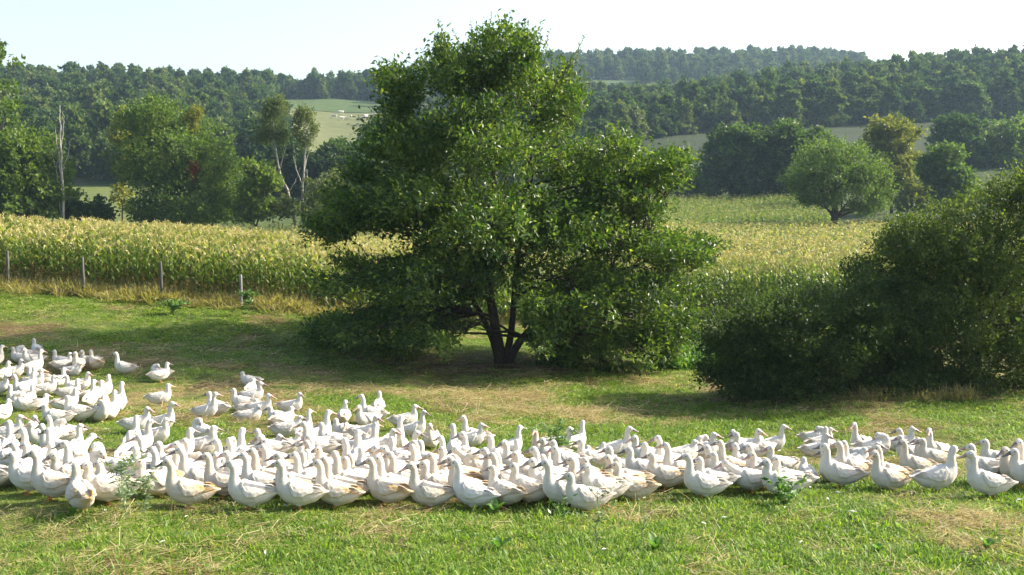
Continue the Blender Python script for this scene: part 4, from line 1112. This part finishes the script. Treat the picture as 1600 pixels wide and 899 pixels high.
def leg_mesh(side):
    mb = MB(); y = side * 0.055
    mb.tube([(-.01, y, .12), (-.005, y, .075), (.0, y, .045), (.004, y, .02), (.01, y, .006)], [.03, .019, .009, .009, .010], 7)
    V = [(-.018, y, .004), (.0, y, .014), (.055, y - .03, .003), (.072, y, .004), (.055, y + .03, .003), (.0, y - .008, .004), (.0, y + .008, .004)]
    mb.add(V, None, [(1, 2, 3), (1, 3, 4), (0, 5, 1), (0, 1, 6), (5, 2, 1), (6, 1, 4), (0, 6, 5), (5, 3, 2), (5, 6, 3), (6, 4, 3)])
    for a in (-.03, 0, .03): mb.tube([(0, y, .008), (.06 - abs(a) * .3, y + a, .004)], [.005, .003], 4)
    return mb.mesh("leg", M_LEG, True)
LEG = {1: leg_mesh(1), -1: leg_mesh(-1)}
def eye_mesh():
    bm = bmesh.new(); bmesh.ops.create_icosphere(bm, subdivisions=2, radius=0.0085)
    me = bpy.data.meshes.new("eye"); bm.to_mesh(me); bm.free(); me.materials.append(M_EYE); return me
EYE = eye_mesh()

def duck_kind(kind, yaw, seed):
    """body + neck + head as one skin; returns mesh, bill matrix, eye spots, head top"""
    rng = np.random.default_rng(seed)
    drop = 0.075 if kind == 'l' else 0.0
    body = [(x if x > 0.1 else 0.1 + (x - 0.1) * 0.86, 0, z, ry, rz) for x, z, ry, rz in BODY]
    if kind == 'u':                                        # alert: breast lifted
        c, s = math.cos(R(6)), math.sin(R(6))
        body = [((x + .05) * c - (z - .18) * s - .05, 0, .18 + (x + .05) * s + (z - .18) * c, ry, rz) for x, y, z, ry, rz in body]
    nk, pitch = neck_of(kind, rng)
    dx, dz = body[-1][0] - BODY[-1][0], body[-1][2] - BODY[-1][1]
    neck = [(x + dx * (1 - i * 0.1), 0, z + dz * (1 - i * 0.2), r, r) for i, (x, z, r) in enumerate(nk)]
    h0 = Vector((neck[-1][0], 0, neck[-1][2] + 0.008))
    rot = Matrix.Rotation(R(yaw), 3, 'Z') @ Matrix.Rotation(R(-pitch), 3, 'Y')
    balls = chain(body, 0.5) + chain([body[-1]] + neck, 0.45)
    for (fx, fz, a, b, c) in ((0.010, 0.013, .052, .047, .049), (0.034, 0.007, .047, .041, .042), (0.056, -0.002, .038, .031, .033)):
        q = h0 + rot @ Vector((fx, 0, fz)); balls.append((q.x, q.y, q.z, (a + b) / 2, b, c))
    for s in (-1, 1): balls.append((-.02, s * .055, .10, .05, .035, .055))
    me = remeshed("duck", balls, 0.0115, 5, M_PLUME)
    co = np.empty(len(me.vertices) * 3, np.float32); me.vertices.foreach_get('co', co); co = co.reshape(-1, 3)
    dirt = np.clip((-co[:, 0] - 0.12) * 3.2, 0, 1) * 0.9 + np.clip((0.13 - co[:, 2]) * 6, 0, 0.7) * (co[:, 0] < 0.2) + 0.10 + 0.10 * np.clip(co[:, 2] - 0.33, 0, 0.12) / 0.12
    at = me.attributes.new('dirt', 'FLOAT', 'POINT'); at.data.foreach_set('value', np.clip(dirt, 0, 1).astype(np.float32))
    if drop: me.transform(Matrix.Translation((0, 0, -drop)))
    bq = h0 + rot @ Vector((0.074, 0, -0.002)); bq.z -= drop
    bm_ = Matrix.Translation(bq) @ (rot @ Matrix.Rotation(R(12), 3, 'Y')).to_4x4()
    eyes = []
    for s in (-1, 1):
        e = h0 + rot @ Vector((0.034, s * 0.0395, 0.020)); e.z -= drop; eyes.append(e)
    top = co[:, 2].max() - drop
    hx = h0.x if kind not in 'd' else 0.26
    return dict(mesh=me, bill=bm_, eyes=eyes, top=float(top), hx=hx + 0.01, drop=drop, kind=kind)

KINDS = {}
for kd, yaws in (('u', (0, 28, -28, 75, -75)), ('n', (0, 30, -30, 80, -80)), ('l', (0, 60, -60)), ('d', (0, 20)), ('e', (0,)), ('p', (158, -158))):
    KINDS[kd] = [duck_kind(kd, y, 600 + i) for i, y in enumerate(yaws)]

# head top as seen in the photograph, heading, neck (u raised, n relaxed, l lying, d bent down, e stretched), look (optional yaw index), stain
FLOCK = {
 'far': ("far left bunch by the long shadow", """53,528,LA,n 3,538,RA,u 22,541,L,n 29,541,L,n 38,543,LT,n 64,545,RA,u 85,546,L,n 109,550,RA,n 118,549,T,n,D 128,546,LT,n 142,546,LA,n,D 181,549,L,u
   123,565,R,l 13,563,A,n 9,584,R,n 22,584,L,u,g 57,575,RA,u 68,575,R,n 94,575,RA,n 135,581,R,n 121,591,R,n 146,592,A,u 158,593,RA,n 170,584,A,n 186,597,A,u 179,608,A,u 71,614,RA,l 101,618,L,n 78,631,L,l
   33,560,R,n 45,570,L,n 80,585,R,n 105,585,L,n 118,605,RA,n 50,600,A,n 30,612,L,n 165,615,A,n 13,622,A,l 15,600,T,n 150,624,RT,n,D"""),
 'edge': ("left edge cluster behind the front row", """15,655,A,u 32,647,R,n 52,648,R,n 48,657,LT,n 77,647,L,u 91,655,L,n 65,661,L,u 64,672,A,u 124,660,A,u 135,677,RA,e 4,689,L,u 102,687,L,u 173,715,L,d 128,690,A,n 5,680,L,n 25,668,L,u 40,690,LA,n 75,690,L,n 85,705,L,n,t 110,700,RA,n 150,700,L,n 20,705,L,n 155,722,L,n 118,722,LA,n,D -20,715,L,l -30,690,L,u -35,660,L,n"""),
 'loose': ("loose group on straw left of the oak", """245,568,L,n 261,565,RA,n 263,599,R,n 261,627,R,u 236,634,R,n 259,652,R,n 327,611,LA,n 336,612,R,u 379,580,L,l 395,590,A,l 365,606,L,n,g 407,596,R,n 419,614,R,n 404,631,R,l 422,634,L,l 468,612,R,n 455,634,RA,l 400,622,R,l"""),
 'front': ("front row", """53,701,L,u,t 136,719,L,n,g 219,714,LT,n,D 263,715,L,u,D 361,718,L,u 442,716,L,u,g 491,718,L,u,D 579,713,L,u,D 713,717,L,u,w 775,708,L,u,t 803,722,L,n,t 848,715,L,u 891,737,L,n,g 950,709,L,u,t
   1074,706,L,u 1137,718,L,e 1210,711,L,n,g 1289,692,L,u 1311,688,L,u,t 1367,702,L,u,D 1491,695,R,u 1518,703,L,u 1571,697,L,n,t 1594,685,L,u 1628,700,L,u"""),
 'leftmid': ("crowd left of centre", """213,647,A,u 234,654,RA,u 311,652,LA,n 297,667,RA,n 333,664,R,n 286,684,L,u 375,674,A,u 348,686,LA,u 217,678,L,u 242,697,L,u 267,691,L,u 283,697,L,u 305,705,L,n,t 317,708,L,n 336,707,L,u,t 365,705,L,u
   393,686,L,u 390,707,L,u 202,672,A,n 232,698,L,n 344,690,L,n 411,703,L,u,t 449,704,L,u 425,683,L,u 472,687,L,u 493,694,L,u,t 508,712,L,u,t 255,690,L,n 275,703,L,n,t 322,690,L,u 355,697,L,n,t 380,699,L,u,t 420,694,L,u 438,690,L,n 455,697,L,n,t 488,702,LA,n 505,703,L,n,D 522,708,L,u,t 407,679,R,n 402,669,L,n 430,700,L,n 468,705,LA,n,D 530,700,LA,n 541,716,L,n,t"""),
 'centre': ("crowd before the oak trunk", """483,638,A,u 468,648,R,l 478,657,L,u 513,639,RA,u 502,659,L,n 539,624,A,n 524,653,L,l 541,659,T,l 461,676,R,l 440,677,R,l 513,688,LA,u 527,680,R,d 561,702,LT,n 558,677,A,u 565,615,L,u 593,610,A,n 561,632,LT,n 648,631,R,n 662,640,R,u
   545,695,L,n 560,714,L,n,t 605,700,L,u 628,690,L,n,t 612,690,LA,n 665,715,L,n,D 681,712,L,n,t 645,717,L,n,t 700,712,L,u,t 587,648,R,n 593,659,RA,u 627,648,RA,u 608,671,R,n 623,669,T,n,D 671,660,T,n 651,674,R,u 679,679,LA,u 708,661,A,u 724,648,L,u 728,676,L,u 587,686,L,n 599,717,L,u,t 618,707,L,u,D 637,700,LA,u,t 654,704,L,u,D 657,697,L,u,D 718,697,L,e 735,707,L,n,t 586,708,L,u 571,697,L,n 571,676,R,l 640,690,LA,n 690,700,LA,n,D"""),
 'weed': ("crowd around the green weed", """752,660,R,n 752,681,LA,n 728,696,L,n 812,663,RA,u 835,667,LT,u,D 790,686,L,u 806,686,A,n 787,704,L,u 806,704,L,n,t 874,698,L,u 871,715,L,n 760,700,L,u 820,712,L,n 830,700,L,u 905,724,L,n 935,715,L,n,t 848,683,LT,n 845,700,T,n 893,715,L,n,t 890,666,R,n 911,656,RA,u 880,685,L,n 895,687,L,n 917,695,A,l 943,690,A,l
   959,696,L,n 983,665,R,u 992,679,L,n 1001,690,LA,n 993,700,L,n 1004,710,L,n,t 978,719,L,n,D 1028,679,L,u 1029,692,L,u,t 912,712,L,n 925,722,LA,n,D 770,726,LA,n,t"""),
 'right': ("bunch below the bramble thicket", """1088,686,R,l 1100,678,L,n 1113,675,R,n 1145,670,L,n 1151,674,L,n 1185,669,R,n 1224,662,R,u 1188,681,LT,n 1132,688,L,u,t 1120,705,L,n 1170,705,L,n,t 1095,712,L,n 1108,695,L,u 1149,691,L,n 1165,691,L,u 1204,695,L,n 1199,715,L,n 1256,713,A,l"""),
 'farright': ("bunch at the right end", """1280,665,R,n 1290,666,A,n 1297,667,R,n 1292,677,R,n 1335,659,LT,u 1319,687,L,u 1375,675,R,n 1371,694,L,u,D 1408,668,L,u 1407,679,L,n 1411,685,L,u,t 1300,700,A,n 1352,698,R,l 1371,690,RT,l 1425,666,R,n 1450,668,LT,u 1435,683,L,n 1442,684,L,n,t 1528,694,L,n 1540,685,L,n 1590,700,LA,n 1625,680,L,n"""),
}
ORD = "first second third fourth fifth sixth seventh eighth ninth tenth eleventh twelfth thirteenth fourteenth fifteenth sixteenth seventeenth eighteenth nineteenth".split()
def ordinal(i):
    if i < 19: return ORD[i]
    t, u = divmod(i + 1, 10)
    if u == 0: return {2: "twentieth", 3: "thirtieth", 4: "fortieth", 5: "fiftieth", 6: "sixtieth"}[t]
    return {2: "twenty", 3: "thirty", 4: "forty", 5: "fifty", 6: "sixty"}[t] + "-" + ORD[u - 1]
HEAD = {'R': 0, 'RA': 45, 'A': 90, 'LA': 140, 'L': 180, 'LT': 222, 'T': 270, 'RT': 318}
WORD = {'R': "facing right", 'RA': "facing away right", 'A': "seen from behind", 'LA': "facing away left", 'L': "facing left", 'LT': "turned left toward viewer", 'T': "facing viewer", 'RT': "turned right toward viewer"}
NECK = {'u': "neck raised", 'n': "neck relaxed", 'l': "lying", 'd': "neck bent down", 'e': "neck stretched forward", 'p': "preening its back"}
TONE = {'': "white", 'D': "tail-stained white", 't': "cream", 'g': "greyish white", 'w': "clean white"}

def flock():
    rng = np.random.default_rng(17)
    ducks = []
    for key, (where, txt) in FLOCK.items():
        ent = []
        for tok in txt.split():
            p = tok.split(',')
            ent.append((float(p[0]), float(p[1]), p[2], p[3], p[4] if len(p) > 4 else ''))
        order = sorted(range(len(ent)), key=lambda i: ent[i][0])
        rank = {i: r for r, i in enumerate(order)}
        for i, (hx, hy, face, nk, tone) in enumerate(ent):
            if nk == 'n' and key != 'front' and rng.random() < 0.13: nk = 'p'
            K = KINDS[nk]
            if face in ('A', 'T') and len(K) > 3: k = int(rng.choice([0, 1, 2, 3, 4]))
            elif nk == 'p': k = int(rng.integers(2))
            else: k = int(rng.choice(len(K), p=[0.55] + [0.45 / min(2, len(K) - 1)] * min(2, len(K) - 1) + [0] * (len(K) - 3))) if len(K) > 1 else 0
            kd = K[k]; ang = R(HEAD[face] + rng.normal() * 9)
            s = 0.95 + rng.normal() * 0.035
            if key == 'front': s *= 1.03
            off = np.array([math.cos(ang), math.sin(ang)]) * kd['hx'] * s
            d = np.linspace(8, 40, 900); r = ray(hx, hy)
            bx, by = r.x / r.y * d - off[0], d - off[1]
            g = r.z / r.y * d - zfun(bx, by) - kd['top'] * s
            j = np.nonzero((g[:-1] > 0) & (g[1:] <= 0))[0]
            j = int(j[0]) if len(j) else int(np.abs(g).argmin())
            ducks.append(dict(x=bx[j], y=by[j], ang=ang, s=s, kd=kd, nk=nk, face=face, tone=tone, where=where, rank=rank[i], n=len(ent), key=key))
    # nobody stands inside a neighbour
    XY = np.array([(q['x'], q['y']) for q in ducks]); A = np.array([q['ang'] for q in ducks])
    for _ in range(30):
        C = np.stack([XY + 0.13 * np.stack([np.cos(A), np.sin(A)], 1), XY - 0.13 * np.stack([np.cos(A), np.sin(A)], 1)], 1)
        for i in range(len(ducks)):
            for j in np.nonzero(np.abs(XY - XY[i]).sum(1) < 1.0)[0]:
                if j <= i: continue
                dd = C[i][:, None] - C[j][None]; L = np.sqrt((dd ** 2).sum(-1)); m = L.min()
                if m < 0.235:
                    v = XY[i] - XY[j]; v = np.array([v[0] * 0.25, v[1]]); v /= np.linalg.norm(v) + 1e-6
                    fi, fj = ducks[i]['key'] == 'front', ducks[j]['key'] == 'front'
                    wi = 0.4 if fi == fj else (0.0 if fi else 0.7); wj = 0.4 if fi == fj else (0.0 if fj else 0.7)
                    si = v * (0.24 - m) * wi; sj = -v * (0.24 - m) * wj
                    if si[1] < 0: si[1] *= 0.35          # the flock gives way backwards rather than out in front
                    if sj[1] < 0: sj[1] *= 0.35
                    XY[i] += si; XY[j] += sj
    zz = zfun(XY[:, 0], XY[:, 1])
    BC = [(0.20, 0.15, 0.13), (0.34, 0.22, 0.19), (0.45, 0.28, 0.23), (0.26, 0.22, 0.19), (0.5, 0.33, 0.2), (0.14, 0.12, 0.11)]
    for q, (x, y), z in zip(ducks, XY, zz):
        kd = q['kd']; t = q['tone']
        root = link("duck", kd['mesh'], None, (x, y, z - 0.005), q['ang']); root.scale = (q['s'],) * 3
        lab = f"{TONE[t]} duck {WORD[q['face']]}, {NECK[q['nk']]}, {ordinal(q['rank'])} from left in the {q['where']}"
        w = lab.split()
        if len(w) > 16: lab = f"{TONE[t]} duck {WORD[q['face']]}, {ordinal(q['rank'])} from left in the {q['where']}"
        if len(lab.split()) > 16: lab = f"{TONE[t]} duck, {ordinal(q['rank'])} from left in the {q['where']}"
        tag(root, lab, "duck", "white ducks of the flock on the meadow")
        dirt = {'': 0.45, 'D': 1.9, 't': 1.3, 'g': 0.4, 'w': 0.25}[t] * (0.7 + 0.6 * rng.random())
        grey = {'': 0.22, 'D': 0.35, 't': 0.6, 'g': 0.5, 'w': 0.0}[t] * (0.6 + 0.8 * rng.random())
        col = (dirt, grey, 0, 1); root.color = col
        for s in (1, -1):
            w = link("wing", WING[s], root); w.color = col
            if kd['kind'] == 'u': w.matrix_local = Matrix.Translation((-.05, 0, .18)) @ Matrix.Rotation(R(-6), 4, 'Y') @ Matrix.Translation((.05, 0, -.18))
            elif kd['drop']: w.location = (0, 0, -kd['drop'])
            if not kd['drop']:
                l = link("leg", LEG[s], root); l.location = (rng.normal() * 0.03, 0, 0)
        b = link("bill", BILL, root); b.matrix_local = kd['bill']
        c = BC[int(rng.integers(0, len(BC)))]; b.color = (*c, 1); b.scale = (1.22, 1.3, 1.3)
        if y < 19:
            for e in kd['eyes']: link("eye", EYE, root).location = e
flock()

# ================================================================== FEATHERS DROPPED IN THE GRASS
def feathers():
    rng = np.random.default_rng(44); n = 170
    d = 9.8 + rng.random(n) ** 0.8 * 11; px = rng.random(n) * 1700 - 50
    x = (px - 800) / F * d; z = zfun(x, d) + 0.035 + 0.03 * rng.random(n)
    ax = rand_dirs(n, rng); ax[:, 2] *= 0.25; nr = rand_dirs(n, rng) * 0.4 + np.array([0, 0, 1.0])
    V_, f = leaf_arrays(np.stack([x, d, z], 1), ax, nr, 0.05 + 0.05 * rng.random(n), 0.02 + 0.01 * rng.random(n), 0.15)
    me = mesh_np("fallen_feathers", V_, f, M_FEATHER, {'tint': np.ones(len(V_))})
    tag(link("fallen_feathers", me), "small white feathers dropped in the grass", kind='stuff')
M_FEATHER = solid("fallen_feather", (0.6, 0.58, 0.54), (0.75, 0.73, 0.7), 30, 0.8)
feathers()

# ================================================================== HAZE
def haze():
    bm = bmesh.new(); bmesh.ops.create_cube(bm, size=1.0)
    me = bpy.data.meshes.new("haze"); bm.to_mesh(me); bm.free()
    o = link("haze", me); lo, hi = -12.0, 130.0
    o.scale = (2500, 2500, hi - lo); o.location = (0, 0, (hi + lo) / 2)
    m, nt, out = new_mat("summer_haze")
    pv = N(nt, 'ShaderNodeVolumePrincipled'); pv.inputs['Density'].default_value = HAZE_DENSITY
    pv.inputs['Color'].default_value = (0.55, 0.76, 1.0, 1); pv.inputs['Anisotropy'].default_value = 0.2
    nt.links.new(pv.outputs[0], out.inputs['Volume']); me.materials.append(m)
    tag(o, "thin pale summer haze over the valley", kind='stuff')
if HAZE_DENSITY > 0: haze()
